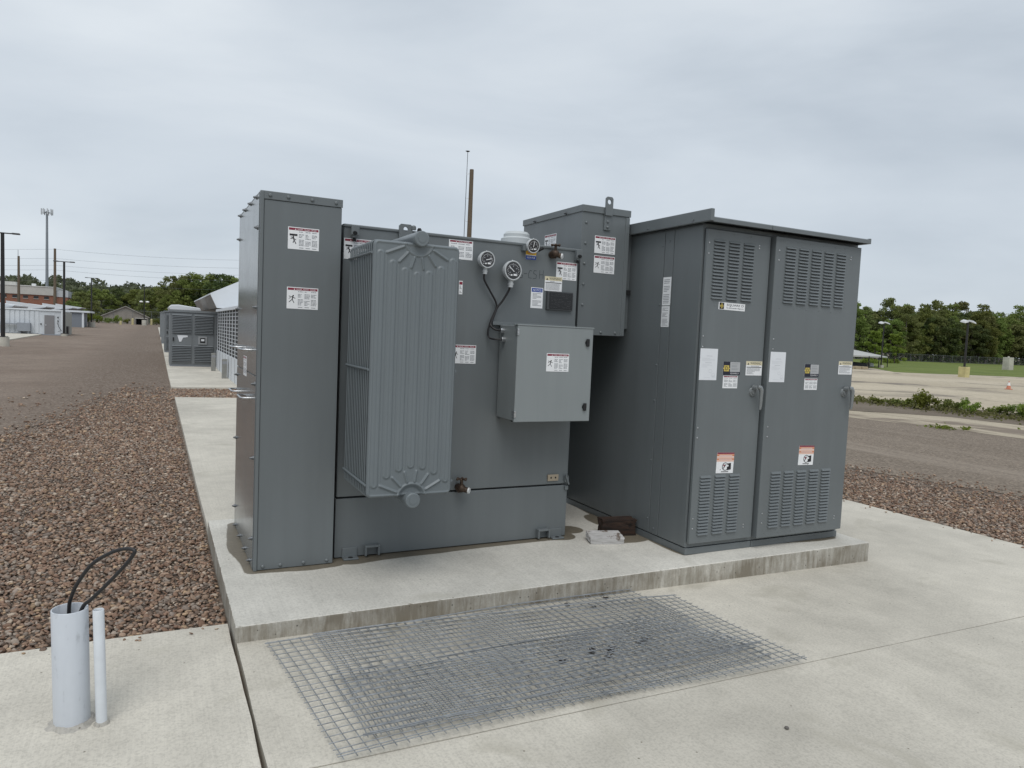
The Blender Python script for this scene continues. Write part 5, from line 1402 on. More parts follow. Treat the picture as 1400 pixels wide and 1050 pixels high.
cen[:, 2] += gh(cen[:, 0], cen[:, 1]) + 0.02
V, F = cards(cen, 0.035, rg); o = link('weed_tufts', np_mesh('weed_tufts', V, F, [LEAF_C], {'shade': rg.uniform(0, 1, len(V))})); tag(o, 'small green weed tufts in the cracks of the worn concrete', 'weeds', kind='stuff')

# ------------------------------------------------------------------ lamp posts
POLEM = flat('lamp_pole_black', (0.014, 0.013, 0.013), 0.5)
HEADM = flat('lamp_head_dark', (0.03, 0.03, 0.032), 0.4)
HEADP = flat('lamp_head_pale', (0.55, 0.56, 0.56), 0.4)
def lamp_post(x, y, top, label_, arm=1.0, base=(0.42, 0.55), r=0.075, basem=FARC, heads='flat', mid=None, square=False):
    z = float(gh(x, y)); e_ = empty('lamp_post', (x, y, z), label_, 'lamp post', 'lamp posts on concrete bases')
    m = MB(); b2 = base[0] / 2
    if square: m.box(x - b2, x + b2, y - b2, y + b2, z - 0.1, z + base[1])
    else: m.cyl((x, y, z - 0.1), (x, y, z + base[1]), b2, n=16)
    m.build('base', basem, e_, 0.02)
    m = MB(); m.tube([(x, y, z + base[1]), (x, y, top)], [r, r * 0.8], 10); m.box(x - r * 2, x + r * 2, y - r * 2, y + r * 2, z + base[1], z + base[1] + 0.03); m.build('pole', POLEM, e_)
    m = MB(); m.tube([(x - arm * 0.5, y, top - 0.02), (x + arm * 0.5, y, top - 0.02)], 0.03, 6); m.build('cross_arm', POLEM, e_)
    for s in (-1, 1):
        m = MB(); xx = x + s * arm * 0.56
        if heads == 'flat': m.hexa([(xx - 0.16, y - 0.12, top - 0.05), (xx + 0.16, y - 0.12, top - 0.05), (xx + 0.16, y + 0.12, top - 0.05), (xx - 0.16, y + 0.12, top - 0.05), (xx - 0.15, y - 0.11, top + 0.02), (xx + 0.15, y - 0.11, top + 0.02), (xx + 0.15, y + 0.11, top + 0.02), (xx - 0.15, y + 0.11, top + 0.02)])
        else:
            t = 0.05 * s
            m.hexa([(xx - 0.22, y - 0.22, top - 0.10 + t), (xx + 0.22, y - 0.22, top - 0.10 - t), (xx + 0.22, y + 0.2, top + 0.0 - t), (xx - 0.22, y + 0.2, top + 0.0 + t), (xx - 0.17, y - 0.18, top + 0.04 + t), (xx + 0.17, y - 0.18, top + 0.04 - t), (xx + 0.17, y + 0.18, top + 0.12 - t), (xx - 0.17, y + 0.18, top + 0.12 + t)])
        m.build('lamp_head', HEADM if heads == 'flat' else HEADP, e_, 0.02)
    if mid:
        for s in (-1, 1):
            m = MB(); m.sphere((x + s * 0.45, y - 0.1, mid), 0.28, 0.55, 10, 6); m.build('flood_light', flat('flood_white', (0.85, 0.86, 0.84), 0.3), e_)
            m = MB(); m.tube([(x, y, mid), (x + s * 0.4, y - 0.1, mid)], 0.03, 6); m.build('flood_arm', POLEM, e_)
    return e_
lamp_post(-6.58, 35.95, 5.21, 'black double lamp post at the left edge of the picture', 0.9, (0.5, 0.42), 0.09)
lamp_post(-6.0, 54.4, 5.30, 'black double lamp post beside the white container', 0.85, (0.4, 0.16), 0.085)
lamp_post(-7.19, 95.3, 6.24, 'black double lamp post left of the distant tan shed', 0.95, (0.8, 0.6), 0.085)
lamp_post(-2.02, 128.5, 6.9, 'black lamp post with white flood lights at the far end of the drive', 0.8, (0.7, 0.9), 0.08, mid=4.45)
lamp_post(54.2, 29.4, 4.12, 'lamp post on a yellow concrete base in the lot', 0.85, (0.55, 0.80), 0.08, YELC, 'tilt', square=True)
lamp_post(66.6, 45.4, 4.55, 'lamp post with pale heads behind the white canopy tent', 0.8, (0.4, 0.3), 0.07, FARC, 'tilt', square=True)

# ------------------------------------------------------------------ utility poles, masts, wires
WOODP = wood_mat('pole_wood', (0.085, 0.062, 0.042), (0.15, 0.115, 0.078), (0.06, 0.045, 0.032))
def upole(x, y, top, r, label_, name='utility_pole'):
    z = float(gh(x, y)); e_ = empty(name, (x, y, z), label_, 'pole', 'wooden utility poles')
    m = MB(); m.tube([(x, y, z - 0.3), (x, y, (z + top) / 2), (x, y, top)], [r * 1.25, r * 1.1, r * 0.9], 12); m.build('pole_shaft', WOODP, e_)
    return e_
p1 = upole(18.93, 42.5, 12.80, 0.155, 'bare wooden pole with a thin antenna mast rising behind the transformer')
m = MB(); m.tube([(18.60, 42.66, 0.0), (18.62, 42.68, 8.0), (18.665, 42.70, 14.0)], [0.022, 0.022, 0.018], 8); m.cyl((18.665, 42.70, 13.98), (18.665, 42.70, 14.04), 0.05, 0.16, n=14); m.cyl((18.665, 42.70, 14.04), (18.665, 42.70, 14.07), 0.16, 0.06, n=14); m.build('antenna_mast', POLEM, p1)
for z in (12.5, 10.85, 9.3, 6, 3):
    m = MB(); m.tube([(18.60 + z * 0.004, 42.66, z), (18.93, 42.5, z)], 0.015, 6); m.build('standoff', STEEL, p1)
p2 = upole(-19.28, 129.8, 10.46, 0.17, 'wooden utility pole in front of the brick building, left one')
m = MB(); m.tube([(-19.35, 129.8, 10.4), (-19.35, 129.8, 11.4)], 0.03, 6); m.build('antenna_mast', POLEM, p2)
p3 = upole(-14.3, 127.45, 11.85, 0.18, 'wooden utility pole in front of the brick building, right one')
p4 = upole(28.5, 97.0, 11.9, 0.18, 'wooden utility pole far behind the transformer carrying the overhead wires')
WIRE = flat('wire_dark', (0.12, 0.13, 0.14), 0.6)
for k, (za, zb, zc, sag) in enumerate(((11.2, 11.75, 11.8, 2.0), (9.8, 10.35, 10.6, 1.75), (8.7, 9.3, 9.5, 1.6), (8.3, 8.6, 8.6, 1.7), (6.6, 7.0, 7.2, 1.5))):
    pts = [Vector((-70, 158, za + 0.6)) + (Vector((-14.3, 127.45, zb)) - Vector((-70, 158, za + 0.6))) * (j / 16) - Vector((0, 0, 4 * 0.8 * (j / 16) * (1 - j / 16))) for j in range(16)]
    pts += [Vector((-14.3, 127.45, zb)) + (Vector((28.5, 97.0, zc)) - Vector((-14.3, 127.45, zb))) * (j / 20) - Vector((0, 0, 4 * sag * 0.45 * (j / 20) * (1 - j / 20))) for j in range(21)]
    m = MB(); m.tube(pts, 0.012, 5); tag(m.build('power_line', WIRE), ['topmost', 'second highest', 'third highest', 'fourth highest', 'lowest'][k] + ' of the five overhead wires crossing the sky on the left', 'wire', 'overhead wires')
# cell tower
ct = empty('cell_tower', (-27.8, 236.6, 1.0), 'tall pale monopole cell tower behind the brick building', 'tower')
TWM = flat('tower_steel', (0.27, 0.29, 0.31), 0.5, 0.3)
m = MB(); m.tube([(-27.8, 236.6, 0), (-27.8, 236.6, 15), (-27.8, 236.6, 30.6)], [0.46, 0.36, 0.26], 14); m.build('shaft', TWM, ct)
m = MB()
for k in range(3):
    a = k * 2.094 + 0.3; b2 = a + 2.094; m.tube([(-27.8 + 1.5 * math.cos(a), 236.6 + 1.5 * math.sin(a), 30.2), (-27.8 + 1.5 * math.cos(b2), 236.6 + 1.5 * math.sin(b2), 30.2)], 0.07, 6); m.tube([(-27.8, 236.6, 30.2), (-27.8 + 1.5 * math.cos(a), 236.6 + 1.5 * math.sin(a), 30.2)], 0.07, 6)
m.build('antenna_frame', TWM, ct)
for k in range(9):
    a = k * 0.698; q = 1.35; xx, yy = -27.8 + q * math.cos(a), 236.6 + q * math.sin(a); m = MB(); m.box(xx - 0.13, xx + 0.13, yy - 0.1, yy + 0.1, 29.6, 31.2); m.build('antenna', flat('antenna_pale', (0.5, 0.52, 0.54), 0.5), ct)

# ------------------------------------------------------------------ brick building
def brick_mat():
    m_, n, b = newmat('far_brick')
    br = node(n, 'ShaderNodeTexBrick', Scale=4.0); br.inputs['Color1'].default_value = (0.27, 0.105, 0.062, 1); br.inputs['Color2'].default_value = (0.22, 0.085, 0.052, 1); br.inputs['Mortar'].default_value = (0.26, 0.18, 0.14, 1)
    mp_ = node(n, 'ShaderNodeMapping'); mp_.inputs['Rotation'].default_value = (R(90), 0, 0); n.links.new(objvec(n), mp_.inputs['Vector']); n.links.new(mp_.outputs['Vector'], br.inputs['Vector']); n.links.new(br.outputs['Color'], b.inputs['Base Color']); b.inputs['Roughness'].default_value = 0.85
    return m_
BRICK = brick_mat(); PALEP = flat('pale_cladding', (0.46, 0.45, 0.42), 0.7, 0, 0.1, 0.6); WGLASS = flat('window_dark', (0.012, 0.014, 0.016), 0.15)
bb = empty('brick_building', (-30, 178, 0.8), 'long low red brick building with a pale upper band, far left', 'building')
m = MB(); m.box(-75, -19.4, 176.0, 200, 0.3, 5.75); m.build('wall', BRICK, bb)
m = MB(); m.box(-75.1, -19.25, 175.8, 200.1, 5.75, 7.45); m.build('upper_band', PALEP, bb)
m = MB(); m.box(-75.2, -19.15, 175.7, 200.2, 7.45, 7.6); m.build('parapet', flat('parapet_white', (0.62, 0.62, 0.60), 0.6), bb)
m = MB(); m.box(-19.4, -17.2, 176.4, 196, 0.3, 5.55); m.build('wing_wall', BRICK, bb)
m = MB(); m.box(-19.25, -17.1, 176.3, 196, 5.55, 6.9); m.build('wing_band', flat('wing_band_pale', (0.46, 0.48, 0.50), 0.7), bb)
for k in range(14):
    x = -20.95 - k * 1.85
    m = MB(); m.box(x - 0.42, x + 0.42, 175.93, 176.02, 4.95, 5.5); wdw = m.build('window', WGLASS, bb)
    m = MB(); m.box(x - 0.48, x + 0.48, 175.90, 176.0, 4.86, 4.95); m.build('sill', PALEP, wdw)
m = MB(); m.box(-24.1, -23.4, 180, 181, 7.4, 8.2); m.build('roof_unit', flat('roof_unit_white', (0.65, 0.66, 0.66), 0.6), bb)
m = MB(); m.box(-34, -27.5, 184, 188, 7.4, 8.5); m.build('roof_house', PALEP, bb)

# ------------------------------------------------------------------ white containers on the left
WHT = flat('container_white', (0.56, 0.59, 0.62), 0.55, 0, 0.07, 1.5); WHT2 = flat('hood_white', (0.66, 0.69, 0.72), 0.5, 0, 0.05, 1.0)
GRYD = flat('container_grey', (0.25, 0.27, 0.30), 0.6, 0, 0.1, 1.0)
c1 = empty('shipping_container', (-10, 57.4, 0.2), 'white ribbed container with a grey door beside the left drive', 'container')
m = MB(); m.box(-16, -6.14, 55.4, 59.8, 0.17, 1.90); m.build('container_body', WHT, c1)
xx = -16.0
RIB = MB(); RIB.hexa([(-0.10, 0.0, 0.30), (0.10, 0.0, 0.30), (0.10, 0.02, 0.30), (-0.10, 0.02, 0.30), (-0.10, 0.0, 1.84), (0.10, 0.0, 1.84), (0.10, 0.02, 1.84), (-0.10, 0.02, 1.84)]); RIB = RIB.mesh('rib', WHT)
for k in range(32):
    x = -15.8 + k * 0.28
    if x < -7.5: inst('rib', RIB, c1, (x, 55.365, 0))
for x in (-6.2, -16.0): 
    m = MB(); m.box(x - 0.06, x + 0.08, 55.33, 55.43, 0.17, 1.98); m.build('corner_post', WHT2, c1)
m = MB(); m.box(-16, -6.1, 55.32, 55.42, 1.88, 1.98); m.build('top_rail', WHT2, c1)
m = MB(); m.box(-16, -6.1, 55.32, 55.42, 0.15, 0.27); m.build('bottom_rail', GRYD, c1)
m = MB(); m.box(-7.25, -6.68, 55.33, 55.41, 0.24, 1.58); dd_ = m.build('door', flat('door_grey', (0.21, 0.205, 0.21), 0.6), c1)
m = MB(); m.box(-7.19, -7.13, 55.31, 55.34, 0.85, 0.95); m.build('door_knob', STEEL, dd_)
m = MB(); m.box(-8.78, -8.02, 54.9, 55.35, 0.42, 1.0); m.build('side_unit', GRYD, c1, 0.02)
for x in (-8.68, -8.2):
    m = MB(); m.box(x, x + 0.1, 55.0, 55.3, 0.17, 0.42); m.build('unit_leg', GRYD, c1)
m = MB(); m.box(-10.4, -8.8, 55.0, 55.3, 0.86, 0.94); m.build('cable_tray', GRYD, c1)
m = MB(); m.box(-6.15, -6.02, 55.45, 59.7, 0.2, 1.85); m.build('end_wall', flat('end_wall_tan', (0.30, 0.30, 0.27), 0.7, 0, 0.1, 2), c1)
m = MB(); m.box(-6.03, -5.9, 56.0, 56.7, 0.3, 0.85); m.build('switch_box', HEADM, c1)
m = MB(); m.tube([(-6.48, 55.30, 1.1), (-6.40, 55.28, 0.8), (-6.25, 55.28, 0.55), (-6.45, 55.28, 0.45)], 0.02, 6); m.build('cable', RUBBER, c1)
for x, z in ((-6.45, 1.45), (-6.45, 1.2), (-7.45, 0.95)):
    m = MB(); m.box(x - 0.04, x + 0.04, 55.31, 55.34, z - 0.05, z + 0.05); m.build('small_sign', HEADM, c1)
tips = [(61.8, 'first'), (79.7, 'second'), (93.1, 'third'), (104.3, 'fourth'), (117.7, 'fifth')]
def hooded(y, zt, label_):
    z0 = float(gh(-12, y)); e_ = empty('hooded_container', (-13, y + 3, z0), label_, 'container', 'white hooded containers in a row')
    m = MB(); m.box(-20, -11.6, y, y + 7.5, z0 - 0.1, zt - 0.02); m.build('container_body', WHT, e_)
    m = MB(); m.prism([(-13.2, y, zt + 0.42), (-9.95, y, zt + 0.05), (-9.98, y, zt - 0.05), (-11.6, y, zt - 0.35), (-13.2, y, zt - 0.3)], (0, 7.0, 0)); m.build('hood', WHT2, e_)
    m = MB(); m.prism([(-11.62, y - 0.03, zt - 0.33), (-9.99, y - 0.03, zt - 0.04), (-10.03, y - 0.03, zt - 0.10), (-11.6, y - 0.03, zt - 0.55)], (0, 7.05, 0)); m.build('louvre_tray', GRYD, e_)
    for k in range(6):
        m = MB(); m.box(-11.6, -11.55, y + 0.4 + k * 1.1, y + 1.3 + k * 1.1, z0 + 0.4, zt - 0.7); m.build('grille_panel', GRYD, e_)
    return e_
for k, (y, w_) in enumerate(tips): hooded(y, [2.18, 2.39, 2.40, 2.66, 2.87][k], w_ + ' white hooded container of the row, counting back from the ribbed one')
o = slab('left_pad', -14.0, -7.4, 42.0, 56.0, WALKC, th=0.3, zf=lambda x, y: float(gh(x, y)) + 0.06)
gcn = empty('grey_container', (-7.6, 92, 0.4), 'blue grey container with a white frame near the far lamp post', 'container')
z0 = float(gh(-8, 92)); m = MB(); m.box(-9.6, -7.75, 90, 97, z0 - 0.1, 2.05); m.build('container_body', flat('container_bluegrey', (0.20, 0.22, 0.25), 0.6), gcn)
m = MB(); m.box(-7.75, -7.55, 89.9, 90.1, z0 - 0.1, 2.1); m.build('frame_post', WHT2, gcn)
m = MB(); m.box(-9.6, -7.0, 89.8, 97.2, 2.05, 2.25); m.build('roof', WHT2, gcn)

# far end of the drive: shed, shelter, bollards, fence
zz = float(gh(-5, 150))
sh = empty('shed', (-5.3, 152, zz), 'tan gable roofed shed behind the fence at the end of the drive', 'shed')
TAN = flat('shed_tan', (0.27, 0.245, 0.215), 0.7, 0, 0.12, 2.0)
m = MB(); m.prism([(-9.2, 150, zz), (-1.6, 150, zz), (-1.6, 150, zz + 1.25), (-5.4, 150, zz + 3.1), (-9.2, 150, zz + 1.25)], (0, 10, 0)); m.build('wall', TAN, sh)
for s in (-1, 1):
    m = MB(); xe = -5.4 + s * 4.1; m.prism([(-5.4, 149.7, zz + 3.12), (-5.4, 149.7, zz + 3.25), (xe, 149.7, zz + 1.25), (xe, 149.7, zz + 1.12)], (0, 10.6, 0)); m.build('roof_slope', flat('shed_roof', (0.33, 0.31, 0.28), 0.6), sh)
for k in range(5):
    m = MB(); x = -8.3 + k * 1.45; m.box(x - 0.05, x + 0.05, 149.94, 150.0, zz, zz + 1.3 + 1.5 * (1 - abs(x + 5.4) / 3.8)); m.build('wall_batten', TAN, sh)
zz = float(gh(-2, 134))
sl = empty('shelter', (-2.6, 136, zz), 'low dark open shelter with a pale flat roof behind the far bollards', 'shelter')
m = MB(); m.box(-3.5, -1.6, 135, 137, zz + 1.05, zz + 1.18); m.build('roof', PALEP, sl)
m = MB(); m.box(-3.4, -1.7, 136.6, 136.8, zz, zz + 1.05); m.build('back_wall', DARK, sl)
for x in (-3.4, -1.8):
    m = MB(); m.box(x, x + 0.12, 135.1, 136.6, zz, zz + 1.05); m.build('side_wall', HEADM, sl)
for x, y, h, l_ in ((-5.3, 125.8, 0.55, 'short pale bollard left of the far shelter'), (-3.75, 131.0, 1.0, 'yellow bollard just left of the far shelter'), (-1.0, 138.0, 1.0, 'yellow bollard just right of the far shelter')):
    z = float(gh(x, y)); m = MB(); m.cyl((x, y, z - 0.1), (x, y, z + h), 0.17, n=12); m.sphere((x, y, z + h), 0.17, 0.5, 12, 6); tag(m.build('bollard', flat('bollard_yellow', (0.50, 0.44, 0.24), 0.7)), l_, 'bollard', 'far bollards')
def fence(pts, h, label_, sp=3.0, dens=0.45):
    e_ = empty('chain_link_fence', (pts[0][0], pts[0][1], float(gh(*pts[0]))), label_, 'fence')
    tot = sum(math.dist(a, b) for a, b in zip(pts, pts[1:])); n = int(tot / sp)
    pm = MB(); pm.cyl((0, 0, -0.2), (0, 0, h), 0.04, n=6); pm = pm.mesh('post', flat('fence_steel', (0.16, 0.17, 0.17), 0.5, 0.3))
    P = [poly_at(pts, min(tot - 1e-3, k * sp)) for k in range(n)]
    for p in P: inst('post', pm, e_, (p[0], p[1], float(gh(*p))))
    for hh in (0.1, h - 0.03):
        m = MB(); m.tube([(p[0], p[1], float(gh(*p)) + hh) for p in P], 0.025, 4); m.build('rail', flat('fence_steel', (0, 0, 0)), e_)
    m = MB(); nn = int(tot / dens)
    for k in range(nn - 3):
        a = poly_at(pts, k * dens); b = poly_at(pts, min(tot - 1e-3, k * dens + h))
        if a is None or b is None: continue
        za, zb = float(gh(*a)), float(gh(*b)); m.tube([(a[0], a[1], za + 0.05), (b[0], b[1], zb + h)], 0.012, 3); m.tube([(a[0], a[1], za + h), (b[0], b[1], zb + 0.05)], 0.012, 3)
    o = m.build('wire_netting', flat('fence_steel', (0, 0, 0)), e_); o['kind'] = 'stuff'
fence([(-16, 141), (18, 141)], 2.4, 'tall chain link fence across the far end of the left drive')
fence([(88, 108), (110, 97), (124, 90.5), (142, 88), (172, 88), (200, 78)], 1.5, 'dark chain link fence along the edge of the wood beyond the field', 3.0, 0.5)
for k, (x, y, h, wd) in enumerate(((-9.0, 137, 1.3, 1.7), (-7.6, 139, 1.0, 1.5), (-6.3, 138, 1.4, 1.6), (-4.8, 139.5, 0.9, 1.4), (-0.2, 139, 1.3, 1.6), (1.2, 139.5, 1.6, 1.8), (-10.6, 134, 1.2, 1.5))): shrub(x, y, h * 1.4, wd, k, 'wild shrub growing along the far chain link fence', 'shrubs along the far fence')

# ------------------------------------------------------------------ grey louvred cabinets and the white cooling house behind the pad
def far_cabinet(y, label_, x0=0.06, nd=3, slats=True):
    z0 = 0.014 + max(0.0, float(gh(0, y)) + 0.045); e_ = empty('louvred_cabinet', (x0 + 1.0, y + 0.6, z0), label_, 'cabinet', 'grey louvred cabinets in a row')
    wd = 0.69; x1 = x0 + nd * wd + 0.06
    m = MB(); m.box(x0, x1, y, y + 1.3, z0 + 0.08, z0 + 1.88); m.build('cabinet_body', FARG, e_)
    m = MB(); m.box(x0 - 0.03, x1 + 0.03, y - 0.04, y + 1.34, z0 + 1.84, z0 + 1.91); m.build('top_cap', FARG, e_)
    m = MB(); m.box(x0 + 0.02, x1 - 0.02, y + 0.03, y + 1.28, z0, z0 + 0.08); m.build('plinth', GRYD, e_)
    if not slats: return e_
    for k in range(nd):
        xa = x0 + 0.08 + k * wd; xb = xa + wd - 0.10
        dr_ = bpy.data.objects.new('door', None); COL.objects.link(dr_); dr_.parent = e_; dr_.location = Vector((xa, y, z0)) - e_.location
        m = MB(); m.box(xa - 0.02, xb + 0.02, y - 0.02, y + 0.01, z0 + 0.12, z0 + 1.80); m.build('door_panel', FARG, dr_)
        m = MB(); m.hexa([(0, -0.05, -0.012), (xb - xa, -0.05, -0.012), (xb - xa, -0.005, 0.004), (0, -0.005, 0.004), (0, -0.05, 0.004), (xb - xa, -0.05, 0.004), (xb - xa, -0.005, 0.030), (0, -0.005, 0.030)])
        sl_ = m.mesh('slat', FARG)
        for (a, b, n_) in ((0.16, 0.72, 10), (1.12, 1.76, 12)):
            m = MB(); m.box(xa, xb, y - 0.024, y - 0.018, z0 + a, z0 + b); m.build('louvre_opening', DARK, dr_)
            for q in range(n_): inst('slat', sl_, dr_, (xa, y - 0.02, z0 + a + (b - a) * (q + 0.5) / n_))
        if k == 0:
            m = MB(); m.prism([(xa + 0.16, y - 0.03, z0 + 1.06), (xa + 0.22, y - 0.03, z0 + 0.84), (xa + 0.28, y - 0.03, z0 + 0.84), (xa + 0.34, y - 0.03, z0 + 0.98), (xa + 0.48, y - 0.03, z0 + 1.0), (xa + 0.48, y - 0.03, z0 + 1.06)], (0, 0.008, 0)); m.build('notice_sheet', PAPER, dr_)
            m = MB(); m.box(xa + 0.02, xa + 0.06, y - 0.06, y - 0.02, z0 + 0.86, z0 + 0.98); m.build('door_handle', DARK, dr_)
        elif k == 1:
            m = MB(); m.box(xa + 0.12, xa + 0.40, y - 0.06, y - 0.02, z0 + 0.76, z0 + 1.04); m.build('meter_box', flat('meter_grey', (0.27, 0.28, 0.29), 0.5), dr_, 0.01)
            m = MB(); m.box(xa + 0.18, xa + 0.34, y - 0.066, y - 0.058, z0 + 0.82, z0 + 0.99); m.build('meter_window', DARK, dr_)
            m = MB(); m.box(xa + 0.21, xa + 0.31, y - 0.070, y - 0.064, z0 + 0.88, z0 + 0.95); m.build('meter_tag', PAPER, dr_)
    return e_
far_cabinet(23.2, 'grey louvred cabinet nearest the pad, with meter box and paper notice')
far_cabinet(33.0, 'second grey louvred cabinet in the row behind the meter cabinet', 0.0)
far_cabinet(44.0, 'third grey louvred cabinet in the row behind the meter cabinet', -0.05, slats=False)
far_cabinet(58.0, 'farthest grey louvred cabinet in the row behind the meter cabinet', -0.05, slats=False)
m = MB(); m.prism([(0.12, 26.2, 1.98), (0.06, 26.2, 2.08), (0.15, 26.2, 2.17), (0.40, 26.2, 2.19), (1.15, 26.2, 2.10), (1.2, 26.2, 1.98)], (0, 3.0, 0))
zc_ = empty('roof_cooler', (1.0, 27.5, 0.05), 'white rounded cooler unit standing behind the nearest grey louvred cabinet', 'cooler'); m.build('cooler_cover', WHT2, zc_, 0.03)
m = MB(); m.box(0.15, 1.18, 26.3, 29.1, 0.0, 1.99); m.build('cooler_body', GRYD, zc_)
# white cooling house: grille wall facing the drive, hooded roof section behind
ch_ = empty('cooling_house', (3.0, 20.0, 0.0), 'white cooling house with a dark grille wall and flared hood behind the tall cabinet', 'building')
m = MB(); m.box(1.50, 4.5, 14.0, 22.6, 0.0, 0.66); m.build('base_wall', WHT2, ch_)
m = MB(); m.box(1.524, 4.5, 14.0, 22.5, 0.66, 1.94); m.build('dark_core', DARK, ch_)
m = MB(); m.box(1.505, 4.52, 13.96, 13.998, 0.0, 1.94); m.build('end_wall', WHT2, ch_)
m = MB(); m.box(1.46, 4.55, 13.95, 22.64, 1.94, 2.02); m.build('top_beam', WHT2, ch_)
GB = MB(); GB.box(0, 0.014, 0, 0.05, 0.66, 1.94); GB = GB.mesh('grille_post', WHT2)
for k in range(11): inst('grille_post', GB, ch_, (1.510, 22.42 - k * 0.84, 0))
GS = MB(); GS.box(0, 0.006, 0, 8.45, 0, 0.022); GS = GS.mesh('grille_slat', flat('slat_white', (0.5, 0.52, 0.53), 0.5))
for k in range(12): inst('grille_slat', GS, ch_, (1.517, 14.02, 0.73 + k * 0.102))
for k in range(9):
    m = MB(); y = 22.0 - k * 0.95; m.box(1.485, 1.50, y - 0.02, y + 0.02, 0.02, 0.64); m.build('wall_seam', flat('seam_grey', (0.42, 0.43, 0.44), 0.6), ch_)
m = MB(); m.prism([(1.47, 22.40, 2.07), (1.25, 22.40, 2.545), (2.10, 22.40, 2.975), (3.6, 22.40, 3.7), (5.6, 22.40, 3.7), (5.6, 22.40, 2.07)], (0, 0.08, 0)); m.build('gable_panel', WHT2, ch_)
m = MB(); m.prism([(1.25, 22.48, 2.545), (1.25, 22.48, 2.50), (5.6, 22.48, 3.60), (5.6, 22.48, 3.70), (3.6, 22.48, 3.7), (2.1, 22.48, 2.975)], (0, 11.0, 0)); m.build('roof_sheet', WHT2, ch_)
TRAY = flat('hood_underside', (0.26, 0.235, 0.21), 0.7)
for k in range(22):
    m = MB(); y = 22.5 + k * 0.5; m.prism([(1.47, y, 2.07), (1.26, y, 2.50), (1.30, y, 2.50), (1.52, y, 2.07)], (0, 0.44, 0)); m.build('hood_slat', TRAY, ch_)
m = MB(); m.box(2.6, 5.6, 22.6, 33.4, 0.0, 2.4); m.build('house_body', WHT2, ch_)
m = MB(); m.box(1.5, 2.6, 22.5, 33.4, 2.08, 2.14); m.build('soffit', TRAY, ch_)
for x, y, h, l_ in ((1.31, 21.2, 0.60, 'square grey steel guard post nearer the louvred cabinet'), (1.39, 18.1, 0.56, 'square grey steel guard post nearer the tall terminal cabinet')):
    e_ = empty('guard_post', (x, y, 0.0), l_, 'post', 'guard posts in front of the grille wall')
    m = MB(); m.box(x - 0.065, x + 0.065, y - 0.065, y + 0.065, 0.0, h); m.build('post', flat('post_grey', (0.24, 0.24, 0.225), 0.6, 0, 0.15, 4), e_, 0.008)
    m = MB(); m.box(x - 0.06, x + 0.06, y - 0.068, y - 0.062, h - 0.14, h - 0.06); m.build('tag_plate', INK, e_)

# ------------------------------------------------------------------ things in the lot on the right
tt = empty('canopy_tent', (61, 47, -0.07), 'low white canopy tent with thin legs at the far side of the lot', 'tent')
CAN = flat('canopy_white', (0.40, 0.40, 0.38), 0.6, 0, 0.06, 1)
pk = (62.3, 47.6, 2.0); ring_ = [(54.0, 47.0, 1.15), (61.0, 42.6, 1.15), (71.6, 48.3, 1.08), (64.0, 54.0, 1.12)]
m = MB()
for k in range(4):
    a, b = ring_[k], ring_[(k + 1) % 4]
    a2, b2 = (a[0], a[1], a[2] - 0.14), (b[0], b[1], b[2] - 0.14)
    mid_ = [((a[i] + b[i]) / 2 * 0.5 + pk[i] * 0.5) for i in range(3)]; mid_[2] -= 0.12
    m._add([a, b, tuple(mid_), pk, a2, b2], [(0, 1, 2), (1, 3, 2), (3, 0, 2), (4, 5, 1, 0)], 0)
m.build('canopy', CAN, tt)
for p in ring_ + [((ring_[1][0] + ring_[2][0]) / 2, (ring_[1][1] + ring_[2][1]) / 2, 1.1), ((ring_[2][0] + ring_[3][0]) / 2, (ring_[2][1] + ring_[3][1]) / 2, 1.1)]:
    m = MB(); m.cyl((p[0], p[1], -0.08), (p[0], p[1], p[2] - 0.05), 0.05, n=6); m.build('leg', POLEM, tt)
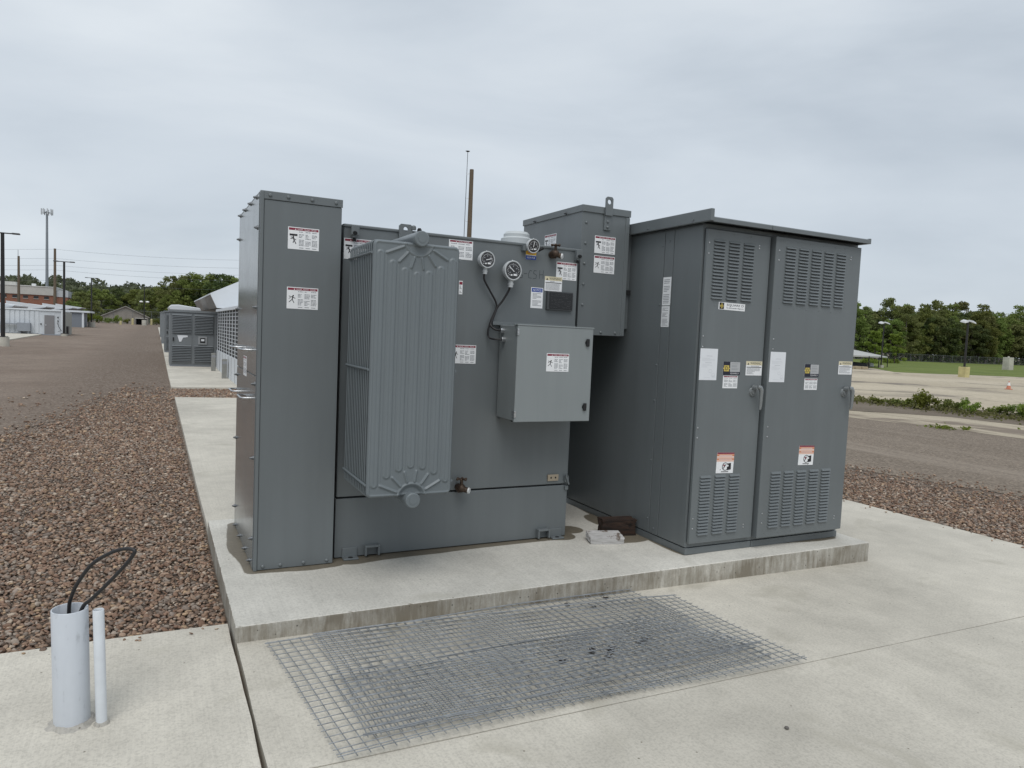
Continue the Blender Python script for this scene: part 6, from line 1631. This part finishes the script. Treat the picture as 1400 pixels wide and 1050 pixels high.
for x, y, w_, d_, h, c_, l_ in ((60.0, 46.4, 6.0, 2.0, 0.62, (0.012, 0.012, 0.03), 'dark blue covered stack under the white canopy tent'), (65.4, 47.4, 2.2, 1.2, 0.5, (0.02, 0.02, 0.022), 'black covered stack under the right half of the canopy tent'), (68.4, 48.0, 0.7, 0.5, 0.45, (0.5, 0.5, 0.48), 'white tub under the right corner of the canopy tent')):
    z = -0.07; m = MB(); m.hexa([(x - w_ / 2, y - d_ / 2, z), (x + w_ / 2, y - d_ / 2, z), (x + w_ / 2, y + d_ / 2, z), (x - w_ / 2, y + d_ / 2, z), (x - w_ * 0.44, y - d_ * 0.4, z + h), (x + w_ * 0.46, y - d_ * 0.4, z + h * 0.85), (x + w_ * 0.46, y + d_ * 0.4, z + h * 0.85), (x - w_ * 0.44, y + d_ * 0.4, z + h)])
    tag(m.build('covered_stack', flat('cover_%d' % int(x), c_, 0.6), None, 0.06), l_, 'stack')
m = MB()
for k in range(4):
    m.box(54.0 + k * 0.9, 54.8 + k * 0.9, 40.0, 41.2, -0.06, 0.10 + 0.08 * (k % 2))
    m.box(54.0 + k * 0.9, 54.9 + k * 0.9, 40.1, 41.1, 0.09, 0.14)
tag(m.build('timber_pile', flat('timber_tan', (0.38, 0.31, 0.20), 0.8, 0, 0.2, 3)), 'low pile of tan timber in front of the canopy tent', 'timber')
def blk(name, x, y, wx, wy, h, mat, label_, cat):
    m = MB(); z = float(gh(x, y)); m.hexa([(x - wx / 2, y - wy / 2, z), (x + wx / 2, y - wy / 2, z), (x + wx / 2, y + wy / 2, z), (x - wx / 2, y + wy / 2, z), (x - wx * 0.48, y - wy * 0.48, z + h), (x + wx * 0.48, y - wy * 0.48, z + h), (x + wx * 0.48, y + wy * 0.48, z + h), (x - wx * 0.48, y + wy * 0.48, z + h)])
    m.cyl((x, y, z + h), (x, y, z + h + 0.16), 0.12, n=8)
    return tag(m.build(name, mat, None, 0.04), label_, cat)
blk('concrete_block', 99.3, 51.1, 1.0, 0.9, 1.66, FARC, 'pale square concrete block standing on the grass near the right edge', 'block')
# traffic cone
cn = empty('traffic_cone', (38.7, 17.7, -0.07), 'faded orange traffic cone with a white collar on the lot', 'cone')
z = -0.054; OR = flat('cone_orange', (0.55, 0.20, 0.12), 0.6)
m = MB(); m.box(38.57, 38.83, 17.57, 17.83, z, z + 0.04); m.build('base', OR, cn, 0.01)
m = MB(); m.cyl((38.7, 17.7, z + 0.05), (38.7, 17.7, z + 0.20), 0.105, 0.075, n=16); m.build('cone_body', OR, cn)
m = MB(); m.cyl((38.7, 17.7, z + 0.20), (38.7, 17.7, z + 0.36), 0.073, 0.04, n=16); m.build('collar', flat('cone_white', (0.75, 0.75, 0.73), 0.5), cn)
m = MB(); m.cyl((38.7, 17.7, z + 0.36), (38.7, 17.7, z + 0.42), 0.04, 0.025, n=16); m.build('cone_tip', OR, cn)
